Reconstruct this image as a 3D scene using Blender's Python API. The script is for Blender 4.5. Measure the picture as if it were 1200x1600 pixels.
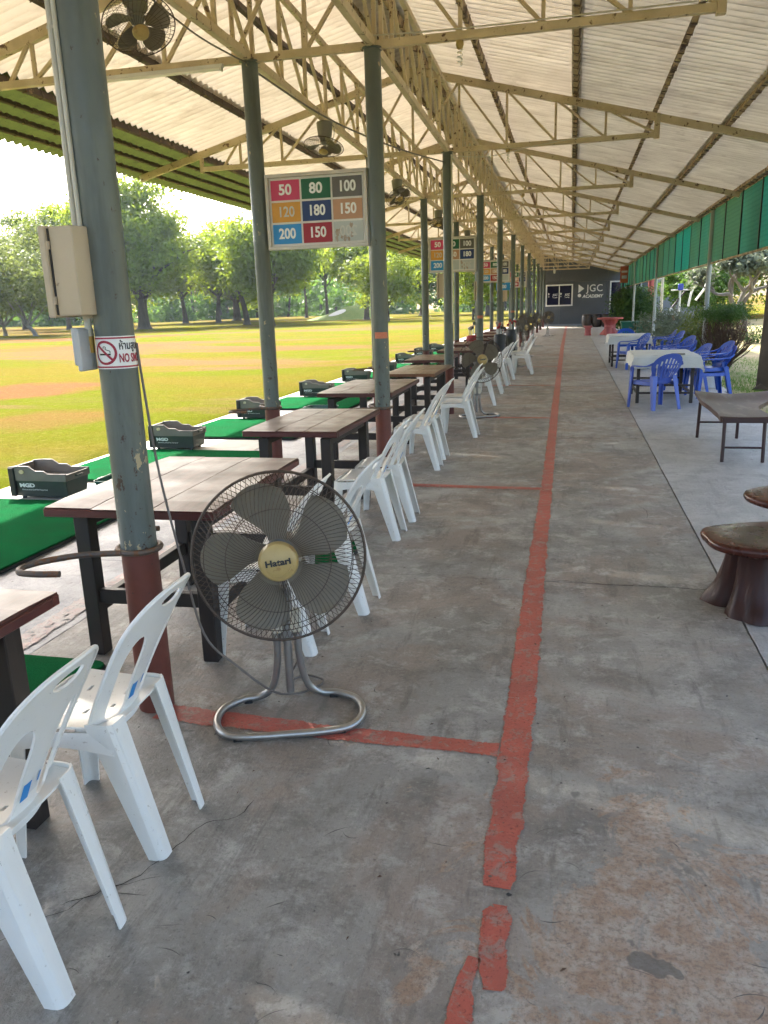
import bpy, bmesh, math, random
from math import sin, cos, pi, radians, sqrt, atan2
from mathutils import Vector, Matrix, Euler, noise as mnoise

for _o in list(bpy.data.objects):
    bpy.data.objects.remove(_o)
SC = bpy.context.scene
COL = SC.collection

# ---------------------------------------------------------------- camera
def cam_axes(yaw, pitch, roll):
    f = Vector((-sin(yaw) * cos(pitch), cos(yaw) * cos(pitch), -sin(pitch)))
    r = Vector((cos(yaw), sin(yaw), 0)); u = r.cross(f)
    return cos(roll) * r + sin(roll) * u, -sin(roll) * r + cos(roll) * u, f

_r, _u, _f = cam_axes(0.2380, 0.2577, -0.0305)
_cd = bpy.data.cameras.new('camera')
_cd.sensor_fit = 'VERTICAL'; _cd.sensor_height = 36.0
_cd.lens = 36.0 * 1210 / 1600
_cd.clip_start = 0.05; _cd.clip_end = 3000
CAM = bpy.data.objects.new('camera', _cd); COL.objects.link(CAM)
CAM.matrix_world = Matrix((( _r.x, _u.x, -_f.x, 0), (_r.y, _u.y, -_f.y, 0), (_r.z, _u.z, -_f.z, 1.6), (0, 0, 0, 1)))
SC.camera = CAM

# ---------------------------------------------------------------- sky, sun, exposure
SUN_DIR = Vector((-0.666, 1.0, 1.0)).normalized()
SUN_EL = math.asin(SUN_DIR.z); SUN_AZ = atan2(SUN_DIR.x, SUN_DIR.y)
W = bpy.data.worlds.new('World'); SC.world = W; W.use_nodes = True
_n = W.node_tree.nodes; _l = W.node_tree.links
_sky = _n.new('ShaderNodeTexSky'); _sky.sky_type = 'NISHITA'; _sky.sun_disc = False
_sky.sun_elevation = SUN_EL; _sky.sun_rotation = SUN_AZ
_sky.air_density = 1.0; _sky.dust_density = 4.0; _sky.ozone_density = 1.0
_bg = _n['Background']; _bg.inputs['Strength'].default_value = 0.125
_l.new(_sky.outputs[0], _bg.inputs['Color'])
_sd = bpy.data.lights.new('sun', 'SUN'); _sd.energy = 3.3; _sd.angle = radians(0.8); _sd.color = (1.0, 0.955, 0.86)
SUN = bpy.data.objects.new('sun', _sd); COL.objects.link(SUN)
SUN.rotation_euler = (-SUN_DIR).to_track_quat('-Z', 'Y').to_euler(); SUN.location = (-20, 30, 40)
SC.view_settings.view_transform = 'Standard'; SC.view_settings.look = 'None'
SC.view_settings.exposure = 2.6; SC.view_settings.gamma = 1.0; SC.view_settings.use_curve_mapping = False
SC.render.engine = 'CYCLES'
_c = SC.cycles
_c.use_denoising = True; _c.max_bounces = 8; _c.diffuse_bounces = 5; _c.glossy_bounces = 3
_c.transmission_bounces = 4; _c.transparent_max_bounces = 12; _c.volume_bounces = 0
_c.sample_clamp_indirect = 6.0; _c.caustics_reflective = False; _c.caustics_refractive = False
_c.use_adaptive_sampling = True; _c.adaptive_threshold = 0.04

# ---------------------------------------------------------------- helpers: meshes
RND = random.Random(7)
def V(*a): return Vector(a)

class MB:
    """collects shapes, builds ONE mesh object"""
    def __init__(s): s.v = []; s.f = []
    def add(s, vs, fs):
        o = len(s.v); s.v += [tuple(p) for p in vs]; s.f += [tuple(i + o for i in f) for f in fs]; return s
    def box(s, c, d, rot=None):
        x, y, z = d[0] / 2, d[1] / 2, d[2] / 2
        vs = [Vector(p) for p in ((-x,-y,-z),(x,-y,-z),(x,y,-z),(-x,y,-z),(-x,-y,z),(x,-y,z),(x,y,z),(-x,y,z))]
        if rot is not None:
            m = rot if isinstance(rot, Matrix) else Euler(rot).to_matrix()
            vs = [m @ p for p in vs]
        vs = [p + Vector(c) for p in vs]
        return s.add(vs, [(0,3,2,1),(4,5,6,7),(0,1,5,4),(1,2,6,5),(2,3,7,6),(3,0,4,7)])
    def bar(s, p, q, w, h, up=(0, 0, 1)):
        p = Vector(p); q = Vector(q); d = (q - p); L = d.length; d /= L
        u = Vector(up)
        if abs(d.dot(u)) > .98: u = Vector((0, 1, 0))
        a = d.cross(u).normalized(); b = a.cross(d)
        m = Matrix((a, d, b)).transposed()
        return s.box((p + q) / 2, (w, L, h), m)
    def tube(s, pts, r, n=8, caps=True, closed=False):
        pts = [Vector(p) for p in pts]; N = len(pts)
        rs = r if isinstance(r, (list, tuple)) else [r] * N
        t = []
        for i in range(N):
            if closed: d = pts[(i + 1) % N] - pts[i - 1]
            else: d = pts[min(i + 1, N - 1)] - pts[max(i - 1, 0)]
            t.append(d.normalized() if d.length > 1e-9 else Vector((0, 0, 1)))
        ref = Vector((0, 0, 1)) if abs(t[0].z) < .9 else Vector((1, 0, 0))
        a = t[0].cross(ref).normalized(); vs = []; fs = []
        for i in range(N):
            a = (a - t[i] * a.dot(t[i])); a = a.normalized() if a.length > 1e-6 else t[i].orthogonal().normalized()
            b = t[i].cross(a)
            for k in range(n):
                w = 2 * pi * k / n
                vs.append(pts[i] + (a * cos(w) + b * sin(w)) * rs[i])
        M = N if closed else N - 1
        for i in range(M):
            j = (i + 1) % N
            for k in range(n):
                l = (k + 1) % n
                fs.append((i*n+k, i*n+l, j*n+l, j*n+k))
        if caps and not closed:
            fs.append(tuple(range(n - 1, -1, -1))); fs.append(tuple((N-1)*n + k for k in range(n)))
        return s.add(vs, fs)
    def lathe(s, prof, n=24, c=(0, 0, 0), m=None, jit=None):
        vs = []; fs = []
        for i, (r, z) in enumerate(prof):
            for k in range(n):
                w = 2 * pi * k / n
                rr = r * (jit(w, z) if jit else 1)
                p = Vector((rr * cos(w), rr * sin(w), z))
                if m is not None: p = m @ p
                vs.append(p + Vector(c))
        for i in range(len(prof) - 1):
            for k in range(n):
                l = (k + 1) % n
                fs.append((i*n+k, i*n+l, (i+1)*n+l, (i+1)*n+k))
        if prof[0][0] > 1e-5: fs.append(tuple(range(n - 1, -1, -1)))
        if prof[-1][0] > 1e-5: fs.append(tuple((len(prof)-1)*n + k for k in range(n)))
        return s.add(vs, fs)
    def grid(s, fn, nu, nv, keep=None):
        vs = [fn(i / nu, j / nv) for j in range(nv + 1) for i in range(nu + 1)]
        fs = []
        for j in range(nv):
            for i in range(nu):
                a = j * (nu + 1) + i
                fs.append((a, a + 1, a + nu + 2, a + nu + 1))
        return s.add(vs, fs)
    def clip(s, pos, fld, u0, u1, v0, v1, nu, nv):
        """sheet (u,v)->pos(u,v), kept where fld(u,v)>0, edges cut exactly on the zero line"""
        P = {}; vs = []; fs = []
        def key(k, u, v):
            if k not in P: P[k] = len(vs); vs.append(pos(u, v))
            return P[k]
        G = [[(u0 + (u1-u0)*i/nu, v0 + (v1-v0)*j/nv) for i in range(nu+1)] for j in range(nv+1)]
        F = [[fld(*G[j][i]) for i in range(nu+1)] for j in range(nv+1)]
        for j in range(nv):
            for i in range(nu):
                q = [(i, j), (i+1, j), (i+1, j+1), (i, j+1)]
                fl = [F[b][a] for a, b in q]
                if all(x > 0 for x in fl):
                    fs.append(tuple(key((a, b), *G[b][a]) for a, b in q)); continue
                if all(x <= 0 for x in fl): continue
                for tri in ((0, 1, 2), (0, 2, 3)):
                    poly = []
                    for m in range(3):
                        A = q[tri[m]]; B = q[tri[(m+1) % 3]]; fa = fl[tri[m]]; fb = fl[tri[(m+1) % 3]]
                        if fa > 0: poly.append(key(A, *G[A[1]][A[0]]))
                        if (fa > 0) != (fb > 0):
                            e = tuple(sorted((A, B))); ga = G[e[0][1]][e[0][0]]; gb = G[e[1][1]][e[1][0]]
                            lo, hi = 0.0, 1.0; f0 = F[e[0][1]][e[0][0]] > 0
                            for _ in range(7):
                                mid = (lo + hi) / 2
                                if (fld(ga[0]+(gb[0]-ga[0])*mid, ga[1]+(gb[1]-ga[1])*mid) > 0) == f0: lo = mid
                                else: hi = mid
                            poly.append(key(e, ga[0]+(gb[0]-ga[0])*lo, ga[1]+(gb[1]-ga[1])*lo))
                    if len(poly) >= 3: fs.append(tuple(poly))
        return s.add(vs, fs)
    def solid(s, th):
        """give an open sheet a thickness (half each way) with hard rims"""
        vs = [Vector(p) for p in s.v]; nr = [Vector((0, 0, 0)) for _ in vs]
        cnt = {}
        for f in s.f:
            n = Vector((0, 0, 0))
            for k in range(1, len(f) - 1): n += (vs[f[k]] - vs[f[0]]).cross(vs[f[k+1]] - vs[f[0]])
            for k in range(len(f)):
                nr[f[k]] += n
                e = (f[k], f[(k+1) % len(f)])
                cnt.setdefault(tuple(sorted(e)), []).append(e)
        nr = [n.normalized() if n.length > 1e-12 else Vector((0, 0, 1)) for n in nr]
        N = len(vs); h = th / 2
        out = [v + n * h for v, n in zip(vs, nr)] + [v - n * h for v, n in zip(vs, nr)]
        fs = list(s.f) + [tuple(i + N for i in reversed(f)) for f in s.f]
        for e, l in cnt.items():
            if len(l) == 1:
                a, b = l[0]; fs.append((b, a, a + N, b + N))
        s.v = [tuple(p) for p in out]; s.f = fs
        return s
    def xf(s, m):
        s.v = [tuple(m @ Vector(p)) for p in s.v]; return s
    def mesh(s, name, mat, smooth=False, bevel=0, sharp=35, seg=1, weld=False):
        me = bpy.data.meshes.new(name); me.from_pydata(s.v, [], s.f); me.validate(clean_customdata=False); me.update()
        if bevel or weld:
            bm = bmesh.new(); bm.from_mesh(me)
            if weld: bmesh.ops.remove_doubles(bm, verts=bm.verts, dist=1e-5)
            if bevel: bmesh.ops.bevel(bm, geom=list(bm.edges), offset=bevel, segments=seg, affect='EDGES', profile=.5, clamp_overlap=True)
            bm.to_mesh(me); bm.free()
        if mat is not None: me.materials.append(mat)
        if smooth:
            me.polygons.foreach_set('use_smooth', [True] * len(me.polygons)); me.update()
            try: me.set_sharp_from_angle(angle=radians(sharp))
            except Exception: pass
        return me
    def build(s, name, mat, parent=None, loc=None, rot=None, **k):
        return link(name, s.mesh(name, mat, **k), parent, loc, rot)

def link(name, data, parent=None, loc=None, rot=None):
    o = bpy.data.objects.new(name, data); COL.objects.link(o)
    if parent is not None: o.parent = parent
    if loc is not None: o.location = loc
    if rot is not None: o.rotation_euler = rot
    return o
def tag(o, label=None, cat=None, group=None, kind=None):
    if label: o['label'] = label
    if cat: o['category'] = cat
    if group: o['group'] = group
    if kind: o['kind'] = kind
    return o
def thing(name, label, cat, loc=(0, 0, 0), rz=0.0, group=None):
    o = bpy.data.objects.new(name, None); COL.objects.link(o)
    o.empty_display_size = .1; o.location = loc; o.rotation_euler = (0, 0, rz)
    return tag(o, label, cat, group)
KIDS = {}
def dup(root, loc, rz=None, label=None, group=None, parent=None):
    c = root.copy(); COL.objects.link(c)
    if parent is not None: c.parent = parent
    if loc is not None: c.location = loc
    if rz is not None: c.rotation_euler = (0, 0, rz)
    if label: c['label'] = label
    if group: c['group'] = group
    for ch in list(root.children): dup(ch, None, None, None, None, c)
    return c
def spline(pts, n=6, closed=False):
    pts = [Vector(p) for p in pts]; N = len(pts); out = []
    rng = range(N) if closed else range(N - 1)
    for i in rng:
        if closed: a, b, c, d = pts[i-1], pts[i], pts[(i+1) % N], pts[(i+2) % N]
        else: a, b, c, d = pts[max(i-1, 0)], pts[i], pts[i+1], pts[min(i+2, N-1)]
        for k in range(n):
            t = k / n
            out.append(.5 * ((2*b) + (c-a)*t + (2*a-5*b+4*c-d)*t*t + (3*b-a-3*c+d)*t*t*t))
    if not closed: out.append(pts[-1])
    return out
_textcache = {}
def text_mesh(txt, size, mat, thick=.0, depth=.002, shear=0.0, sx=1.0, xf=None, name='lettering', space=1.0):
    cu = bpy.data.curves.new('t', 'FONT'); cu.body = txt; cu.size = size; cu.align_x = 'CENTER'; cu.align_y = 'CENTER'
    cu.offset = thick; cu.extrude = depth; cu.shear = shear; cu.space_character = space; cu.resolution_u = 4
    o = bpy.data.objects.new('t', cu); COL.objects.link(o)
    dg = bpy.context.evaluated_depsgraph_get(); me = bpy.data.meshes.new_from_object(o.evaluated_get(dg))
    bpy.data.objects.remove(o); bpy.data.curves.remove(cu)
    me.name = name; me.materials.clear(); me.materials.append(mat)
    for v in me.vertices:
        p = Vector((v.co.x * sx, v.co.y, v.co.z)); v.co = xf(p) if xf else p
    me.update()
    return me

# ---------------------------------------------------------------- helpers: materials
def lin(c):
    return tuple((x / 12.92 if x <= .04045 else ((x + .055) / 1.055) ** 2.4) for x in c)
class NT:
    def __init__(s, name):
        s.m = bpy.data.materials.new(name); s.m.use_nodes = True
        s.t = s.m.node_tree; s.b = s.t.nodes['Principled BSDF']; s.out = s.t.nodes['Material Output']
    def n(s, typ, **k):
        x = s.t.nodes.new(typ)
        for a, b in k.items(): setattr(x, a, b)
        return x
    def l(s, a, b): s.t.links.new(a, b)
    def val(s, x, sock):
        if hasattr(x, 'is_linked') or hasattr(x, 'links'): s.l(x, sock)
        else: sock.default_value = x
    def coord(s, scale=(1, 1, 1), rand=True, rot=(0, 0, 0)):
        tc = s.n('ShaderNodeTexCoord'); src = tc.outputs['Object']
        if rand:
            oi = s.n('ShaderNodeObjectInfo'); mu = s.n('ShaderNodeMath', operation='MULTIPLY'); s.l(oi.outputs['Random'], mu.inputs[0]); mu.inputs[1].default_value = 37.0
            ad = s.n('ShaderNodeVectorMath', operation='ADD'); s.l(src, ad.inputs[0]); s.l(mu.outputs[0], ad.inputs[1]); src = ad.outputs[0]
        mp = s.n('ShaderNodeMapping'); s.l(src, mp.inputs[0]); mp.inputs['Scale'].default_value = scale; mp.inputs['Rotation'].default_value = rot
        return mp.outputs[0]
    def noise(s, vec, scale=5, detail=4, rough=.55, dist=0.0):
        x = s.n('ShaderNodeTexNoise'); s.l(vec, x.inputs['Vector']); x.inputs['Scale'].default_value = scale
        x.inputs['Detail'].default_value = detail; x.inputs['Roughness'].default_value = rough; x.inputs['Distortion'].default_value = dist
        return x.outputs['Fac']
    def ramp(s, fac, stops):
        x = s.n('ShaderNodeValToRGB'); s.l(fac, x.inputs[0]); e = x.color_ramp.elements
        while len(e) < len(stops): e.new(.5)
        for el, (p, c) in zip(e, stops):
            el.position = p; el.color = (c, c, c, 1) if isinstance(c, (int, float)) else (*c[:3], 1)
        return x.outputs[0]
    def mix(s, fac, a, b, mode='MIX'):
        x = s.n('ShaderNodeMix', data_type='RGBA', blend_type=mode)
        s.val(fac, x.inputs[0])
        for v, i in ((a, 6), (b, 7)):
            if isinstance(v, (tuple, list)): x.inputs[i].default_value = (*v[:3], 1)
            else: s.l(v, x.inputs[i])
        return x.outputs[2]
    def math(s, op, a, b=0.0, c=None):
        x = s.n('ShaderNodeMath', operation=op); s.val(a, x.inputs[0]); s.val(b, x.inputs[1])
        if c is not None: s.val(c, x.inputs[2])
        return x.outputs[0]
    def sep(s, vec):
        x = s.n('ShaderNodeSeparateXYZ'); s.l(vec, x.inputs[0]); return x.outputs
    def bump(s, h, strength=.3, dist=.01):
        x = s.n('ShaderNodeBump'); x.inputs['Strength'].default_value = strength; x.inputs['Distance'].default_value = dist
        s.l(h, x.inputs['Height']); s.l(x.outputs[0], s.b.inputs['Normal']); return x
    def set(s, **k):
        for a, v in k.items():
            sock = s.b.inputs[{'color': 'Base Color', 'rough': 'Roughness', 'metal': 'Metallic', 'spec': 'Specular IOR Level', 'coat': 'Coat Weight', 'sss': 'Subsurface Weight'}[a]]
            if a == 'color' and isinstance(v, (tuple, list)): sock.default_value = (*v[:3], 1)
            else: s.val(v, sock)
        return s
def pmat(name, col, col2=None, scale=6, rough=.5, metal=0, bump=0, bscale=40, spots=None, stretch=(1, 1, 1), spec=.5, rvar=.0, rand=True):
    """painted/plain surface with uneven colour, optional rust/dirt spots and relief"""
    m = NT(name); c = m.coord(stretch, rand)
    col2 = col2 or tuple(x * .8 for x in col)
    f = m.ramp(m.noise(c, scale, 5, .6), [(.32, 0.0), (.68, 1.0)])
    color = m.mix(f, col, col2)
    if spots:
        sc, th, wd, scol = spots
        g = m.ramp(m.noise(c, sc, 6, .65), [(th, 0.0), (th + wd, 1.0)])
        color = m.mix(g, color, scol)
    m.set(color=color, metal=metal, spec=spec)
    if rvar: m.set(rough=m.math('MULTIPLY_ADD', m.noise(c, scale * 2.3, 4), rvar * 2, rough - rvar))
    else: m.set(rough=rough)
    if bump: m.bump(m.noise(c, bscale, 5, .6), bump, .004)
    return m.m
# ---------------------------------------------------------------- materials
def concrete(name, light, dark, tan=None, warm=None, rough=(.42, .75), con=1.0):
    m = NT(name); c = m.coord((1, 1, 1), False)
    big = m.ramp(m.noise(c, .75, 5, .66, 1.0), [(.36, 0.0), (.62, 1.0)])
    col = m.mix(big, dark, light)
    if warm:
        wv = m.ramp(m.noise(c, 1.0, 5, .68, .7), [(.47, 0.0), (.57, 1.0)])
        col = m.mix(m.math('MULTIPLY', wv, .8), col, warm)
    pat = m.ramp(m.noise(c, 1.35, 8, .72, .5), [(.50, 0.0), (.54, 1.0)])
    col = m.mix(m.math('MULTIPLY', pat, .38 * con), col, tuple(x * .78 for x in dark))
    med = m.ramp(m.noise(c, 3.6, 7, .78, .3), [(.51, 0.0), (.60, 1.0)])
    col = m.mix(m.math('MULTIPLY', med, .50 * con), col, tuple(x * .62 for x in dark))
    pale = m.ramp(m.noise(c, 4.6, 8, .80, .25), [(.52, 0.0), (.62, 1.0)])
    col = m.mix(m.math('MULTIPLY', pale, .62 * con), col, tuple(min(1, x * 1.22) for x in light))
    cs = m.coord((1, .16, 1), False, (0, 0, .45))
    st = m.ramp(m.noise(cs, 9, 5, .74), [(.56, 0.0), (.64, 1.0)])
    col = m.mix(m.math('MULTIPLY', st, .40 * con), col, tuple(x * .45 for x in dark))
    fine = m.noise(c, 60, 5, .8)
    col = m.mix(m.ramp(fine, [(.34, .6), (.45, 0.0)]), col, tuple(x * .5 for x in dark))
    col = m.mix(m.ramp(fine, [(.56, 0.0), (.66, .4)]), col, tuple(min(1, x * 1.25) for x in light))
    pits = m.ramp(m.noise(c, 30, 2, .5), [(.235, 1.0), (.265, 0.0)])
    col = m.mix(pits, col, (.035, .03, .028))
    if tan:
        x, y, z = m.sep(c)
        dx = m.math('MULTIPLY', m.math('SUBTRACT', x, .42), 1.5); dy = m.math('SUBTRACT', y, 1.55)
        d = m.math('SQRT', m.math('ADD', m.math('MULTIPLY', dx, dx), m.math('MULTIPLY', dy, dy)))
        near = m.math('SUBTRACT', 1.0, m.math('DIVIDE', d, 1.0))
        k = m.math('ADD', m.math('MULTIPLY', near, .55), m.math('MULTIPLY', m.math('SUBTRACT', m.noise(c, 2.6, 7, .72, 1.0), .5), 2.8))
        k = m.ramp(k, [(.14, 0.0), (.24, 1.0)])
        tcol = m.mix(m.ramp(m.noise(c, 11, 6, .74), [(.42, 0.0), (.60, 1.0)]), tan, (.42, .365, .31))
        tcol = m.mix(m.ramp(fine, [(.40, .6), (.52, 0.0)]), tcol, (.13, .095, .07))
        col = m.mix(m.math('MULTIPLY', k, .85), col, tcol)
        dk = m.math('ADD', m.math('MULTIPLY', near, .35), m.math('MULTIPLY', m.math('SUBTRACT', m.noise(c, 3.4, 4, .6, .5), .5), 2.6))
        dk = m.ramp(dk, [(.50, 0.0), (.54, 1.0)])
        col = m.mix(m.math('MULTIPLY', dk, .75), col, (.10, .098, .092))
    m.set(color=col, spec=.5)
    m.set(rough=m.math('MULTIPLY_ADD', m.noise(c, 2.2, 5, .65), rough[1] - rough[0] + .35, rough[0] - .18))
    h = m.math('ADD', m.math('MULTIPLY', m.noise(c, 20, 6, .75), .9), m.math('MULTIPLY', m.noise(cs, 34, 4, .7), .5))
    h = m.math('SUBTRACT', h, m.math('MULTIPLY', pits, .8))
    h = m.math('ADD', h, m.math('MULTIPLY', m.noise(c, 120, 3, .8), .35))
    m.bump(h, 1.0, .010)
    return m.m

M = {}
M['concrete'] = concrete('walkway_concrete', (.36, .345, .315), (.20, .185, .162), tan=(.32, .21, .14), warm=(.265, .21, .17))
M['concrete_bay'] = concrete('bay_concrete', (.285, .295, .325), (.20, .21, .235), rough=(.38, .62))
M['concrete_side'] = concrete('terrace_concrete', (.42, .412, .395), (.325, .317, .30), rough=(.34, .6), con=.8)
M['joint'] = pmat('joint_dirt', (.035, .03, .026), (.06, .05, .04), 20, .95)
M['paver'] = pmat('strip_concrete', (.55, .53, .48), (.46, .44, .40), 5, .75, bump=.3)

def floor_paint(name, c1, c2, worn, wear_at, gone):
    """floor paint: crumbling borders (uv.x runs 0..1 across the line) and worn-through specks"""
    m = NT(name); c = m.coord((1, 1, 1), False)
    col = m.mix(m.ramp(m.noise(c, 3, 5, .7), [(.38, 0.0), (.60, 1.0)]), c1, c2)
    wear = m.ramp(m.noise(c, 15, 6, .75, .6), [(wear_at, 0.0), (wear_at + .09, 1.0)])
    col = m.mix(m.math('MULTIPLY', wear, .75), col, worn)
    col = m.mix(m.ramp(m.noise(c, 80, 4, .8), [(.34, .8), (.46, 0.0)]), col, tuple(x * .4 for x in c2))
    m.set(color=col, rough=.55); m.bump(m.noise(c, 20, 6, .75), .7, .008)
    uv = m.n('ShaderNodeUVMap'); u = m.sep(uv.outputs[0])[0]
    e = m.math('MINIMUM', u, m.math('SUBTRACT', 1.0, u))
    rag = m.math('ADD', m.math('MULTIPLY', m.math('SUBTRACT', m.noise(c, 9, 7, .82), .5), .52), m.math('MULTIPLY', m.noise(c, 60, 4, .8), .10))
    keep = m.math('GREATER_THAN', m.math('SUBTRACT', e, rag), .06)
    hole = m.math('LESS_THAN', m.noise(c, 26, 6, .78, .4), gone)
    tp = m.n('ShaderNodeBsdfTransparent'); mx = m.n('ShaderNodeMixShader')
    m.l(m.math('MULTIPLY', keep, hole), mx.inputs[0]); m.l(tp.outputs[0], mx.inputs[1]); m.l(m.b.outputs[0], mx.inputs[2]); m.l(mx.outputs[0], m.out.inputs[0])
    return m.m
M['red_paint'] = floor_paint('red_floor_paint', (.44, .098, .068), (.35, .085, .062), (.28, .215, .185), .52, .635)
M['pink_paint'] = floor_paint('faded_pink_paint', (.40, .24, .225), (.36, .29, .275), (.33, .32, .31), .45, .56)

BARE = [(-13.4, 16.6, 2.4, 2.6, .85), (-8.9, 11.7, 1.5, 1.6, .5), (-46, 62, 16, 7, .7), (-29, 41, 8, 4, .6), (-13, 36, 5, 3.5, .45)]   # trodden bare earth
def field_mat(name, dry=1.0):
    m = NT(name); c = m.coord((1, 1, 1), False)
    cb = m.coord((.35, 1, 1), False, (0, 0, .25))
    green = m.mix(m.noise(c, 1.3, 5, .7), (.095, .122, .010), (.135, .145, .018))
    gold = m.mix(m.noise(c, 3.1, 5, .7), (.135, .110, .016), (.165, .132, .030))
    f = m.ramp(m.noise(cb, .15, 5, .62, .6), [(.45, 0.0), (.57, 1.0)])
    col = m.mix(f, green, gold)
    br = m.ramp(m.noise(cb, .10, 5, .64, .9), [(.495, 0.0), (.56, 1.0)])
    col = m.mix(m.math('MULTIPLY', br, .75 * dry), col, (.19, .105, .066))
    px, py, pz = m.sep(c); soft = m.math('MULTIPLY', m.math('SUBTRACT', m.noise(c, .6, 6, .7), .5), 2.2)
    for (ex, ey, ax, ay, s) in BARE:
        u = m.math('DIVIDE', m.math('SUBTRACT', px, ex), ax); v = m.math('DIVIDE', m.math('SUBTRACT', py, ey), ay)
        q = m.math('ADD', m.math('ADD', m.math('MULTIPLY', u, u), m.math('MULTIPLY', v, v)), soft)
        col = m.mix(m.math('MULTIPLY', m.ramp(q, [(.35, 1.0), (1.0, 0.0)]), s), col, (.205, .088, .052))
    fine = m.noise(c, 24, 5, .82)
    col = m.mix(m.ramp(fine, [(.36, .6), (.5, 0.0)]), col, (.075, .062, .01))
    fine2 = m.noise(c, 8, 5, .82)
    col = m.mix(m.ramp(fine2, [(.52, 0.0), (.66, .6)]), col, (.21, .175, .06))
    m.set(color=col, rough=.95, spec=0.0)
    m.bump(m.math('ADD', m.noise(c, 30, 6, .8), m.noise(c, 4, 4, .6)), .8, .05)
    return m.m
M['field'] = field_mat('dry_fairway_grass')
M['lawn'] = pmat('lawn_soil_grass', (.20, .22, .045), (.40, .29, .18), .7, .95, bump=.6, bscale=18, rand=False)
def post_mat(name, a, b):
    m = NT(name); c = m.coord((1, 1, .6), True); z = m.sep(m.coord((1, 1, 1), False))[2]
    col = m.mix(m.ramp(m.noise(c, 3, 5, .65), [(.35, 0.0), (.65, 1.0)]), a, b)
    low = m.ramp(m.math('DIVIDE', z, 4.0), [(.18, .05), (.40, -.035 + .035)])
    cs = m.coord((1, 1, .12), True)
    col = m.mix(m.math('MULTIPLY', m.ramp(m.noise(cs, 11, 4, .7), [(.52, 0.0), (.68, 1.0)]), .5), col, tuple(x * .6 for x in b))
    rust = m.ramp(m.math('ADD', m.noise(c, 30, 4, .7), m.math('MULTIPLY', low, 1.6)), [(.665, 0.0), (.70, 1.0)])
    col = m.mix(rust, col, (.055, .032, .022))
    chip = m.ramp(m.math('ADD', m.noise(c, 9, 5, .72), low), [(.665, 0.0), (.675, 1.0)])
    col = m.mix(chip, col, (.40, .33, .20))
    m.set(color=col, rough=m.math('MULTIPLY_ADD', m.noise(c, 8, 4), .25, .28))
    m.bump(m.math('SUBTRACT', m.noise(c, 26, 4, .6), m.math('ADD', rust, chip)), .3, .004); return m.m
M['post'] = post_mat('grey_green_enamel', (.125, .147, .133), (.095, .113, .103))
M['post_pale'] = post_mat('pale_grey_enamel', (.36, .39, .37), (.28, .31, .29))
M['post_red'] = pmat('red_oxide_enamel', (.17, .045, .03), (.12, .035, .026), 5, .5, bump=.15, spots=(22, .66, .04, (.05, .03, .025)))
M['iron'] = pmat('rusty_iron', (.09, .075, .065), (.14, .10, .075), 14, .6, .3, bump=.4, spots=(30, .52, .06, (.16, .075, .035)))
M['truss'] = pmat('cream_steel_paint', (.64, .53, .36), (.50, .40, .255), 5, .55, bump=.15, spots=(13, .60, .05, (.13, .07, .04)))
M['purlin'] = pmat('dirty_cream_purlin', (.50, .38, .23), (.34, .23, .13), 4, .65, bump=.2, spots=(7, .50, .10, (.10, .055, .035)))
M['purlin_dark'] = pmat('rusty_brown_purlin', (.10, .065, .045), (.06, .04, .03), 4, .7, bump=.2, spots=(8, .60, .08, (.30, .2, .11)))
def sheet_mat(name, a, b, dirt, grey, through=.15, tint=(1.0, .93, .84)):
    m = NT(name); c = m.coord((1, 1, 1), True); cs = m.coord((.12, 1, 1), True)
    col = m.mix(m.ramp(m.noise(c, 1.1, 5, .6), [(.35, 0.0), (.65, 1.0)]), a, b)
    d = m.ramp(m.noise(cs, 6, 6, .68), [(.50, 0.0), (.70, 1.0)])
    col = m.mix(m.math('MULTIPLY', d, .8), col, dirt)
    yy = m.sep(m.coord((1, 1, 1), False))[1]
    dirt_shade = m.math('MULTIPLY_ADD', m.math('COSINE', m.math('MULTIPLY', yy, 2 * pi / .146)), -.5, .5)
    dirt_shade = m.math('MULTIPLY', m.math('POWER', dirt_shade, 2.0), m.ramp(m.noise(cs, 3.1, 4, .7), [(.35, .15), (.65, .85)]))
    col = m.mix(m.math('MULTIPLY', dirt_shade, .75), col, dirt)  # trough bands: real dirt plus corrugation shade painted into the colour
    s2 = m.ramp(m.noise(c, 2.3, 6, .72, .5), [(.60, 0.0), (.74, 1.0)])
    col = m.mix(m.math('MULTIPLY', s2, .5), col, grey)
    m.set(color=col, rough=.8, spec=.25); m.bump(m.noise(c, 30, 6, .7), .25, .004)
    tr = m.n('ShaderNodeBsdfTranslucent'); m.l(m.mix(1.0, col, tint, 'MULTIPLY'), tr.inputs[0])
    mx = m.n('ShaderNodeMixShader'); mx.inputs[0].default_value = through  # transmission added to opaque sheets to brighten the roof underside
    m.l(m.b.outputs[0], mx.inputs[1]); m.l(tr.outputs[0], mx.inputs[2]); m.l(mx.outputs[0], m.out.inputs[0])
    return m.m
M['sheet'] = sheet_mat('weathered_lit_sheet', (.72, .675, .605), (.62, .575, .51), (.42, .365, .30), (.33, .28, .22), .115, (1.0, .90, .76))
M['sheet_grey'] = sheet_mat('grimy_shaded_sheet', (.68, .65, .59), (.56, .53, .48), (.36, .325, .28), (.24, .21, .175), .072, (1.0, .93, .82))  # greyer copy: grime, plus the right slope's weaker light put into the colour
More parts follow.
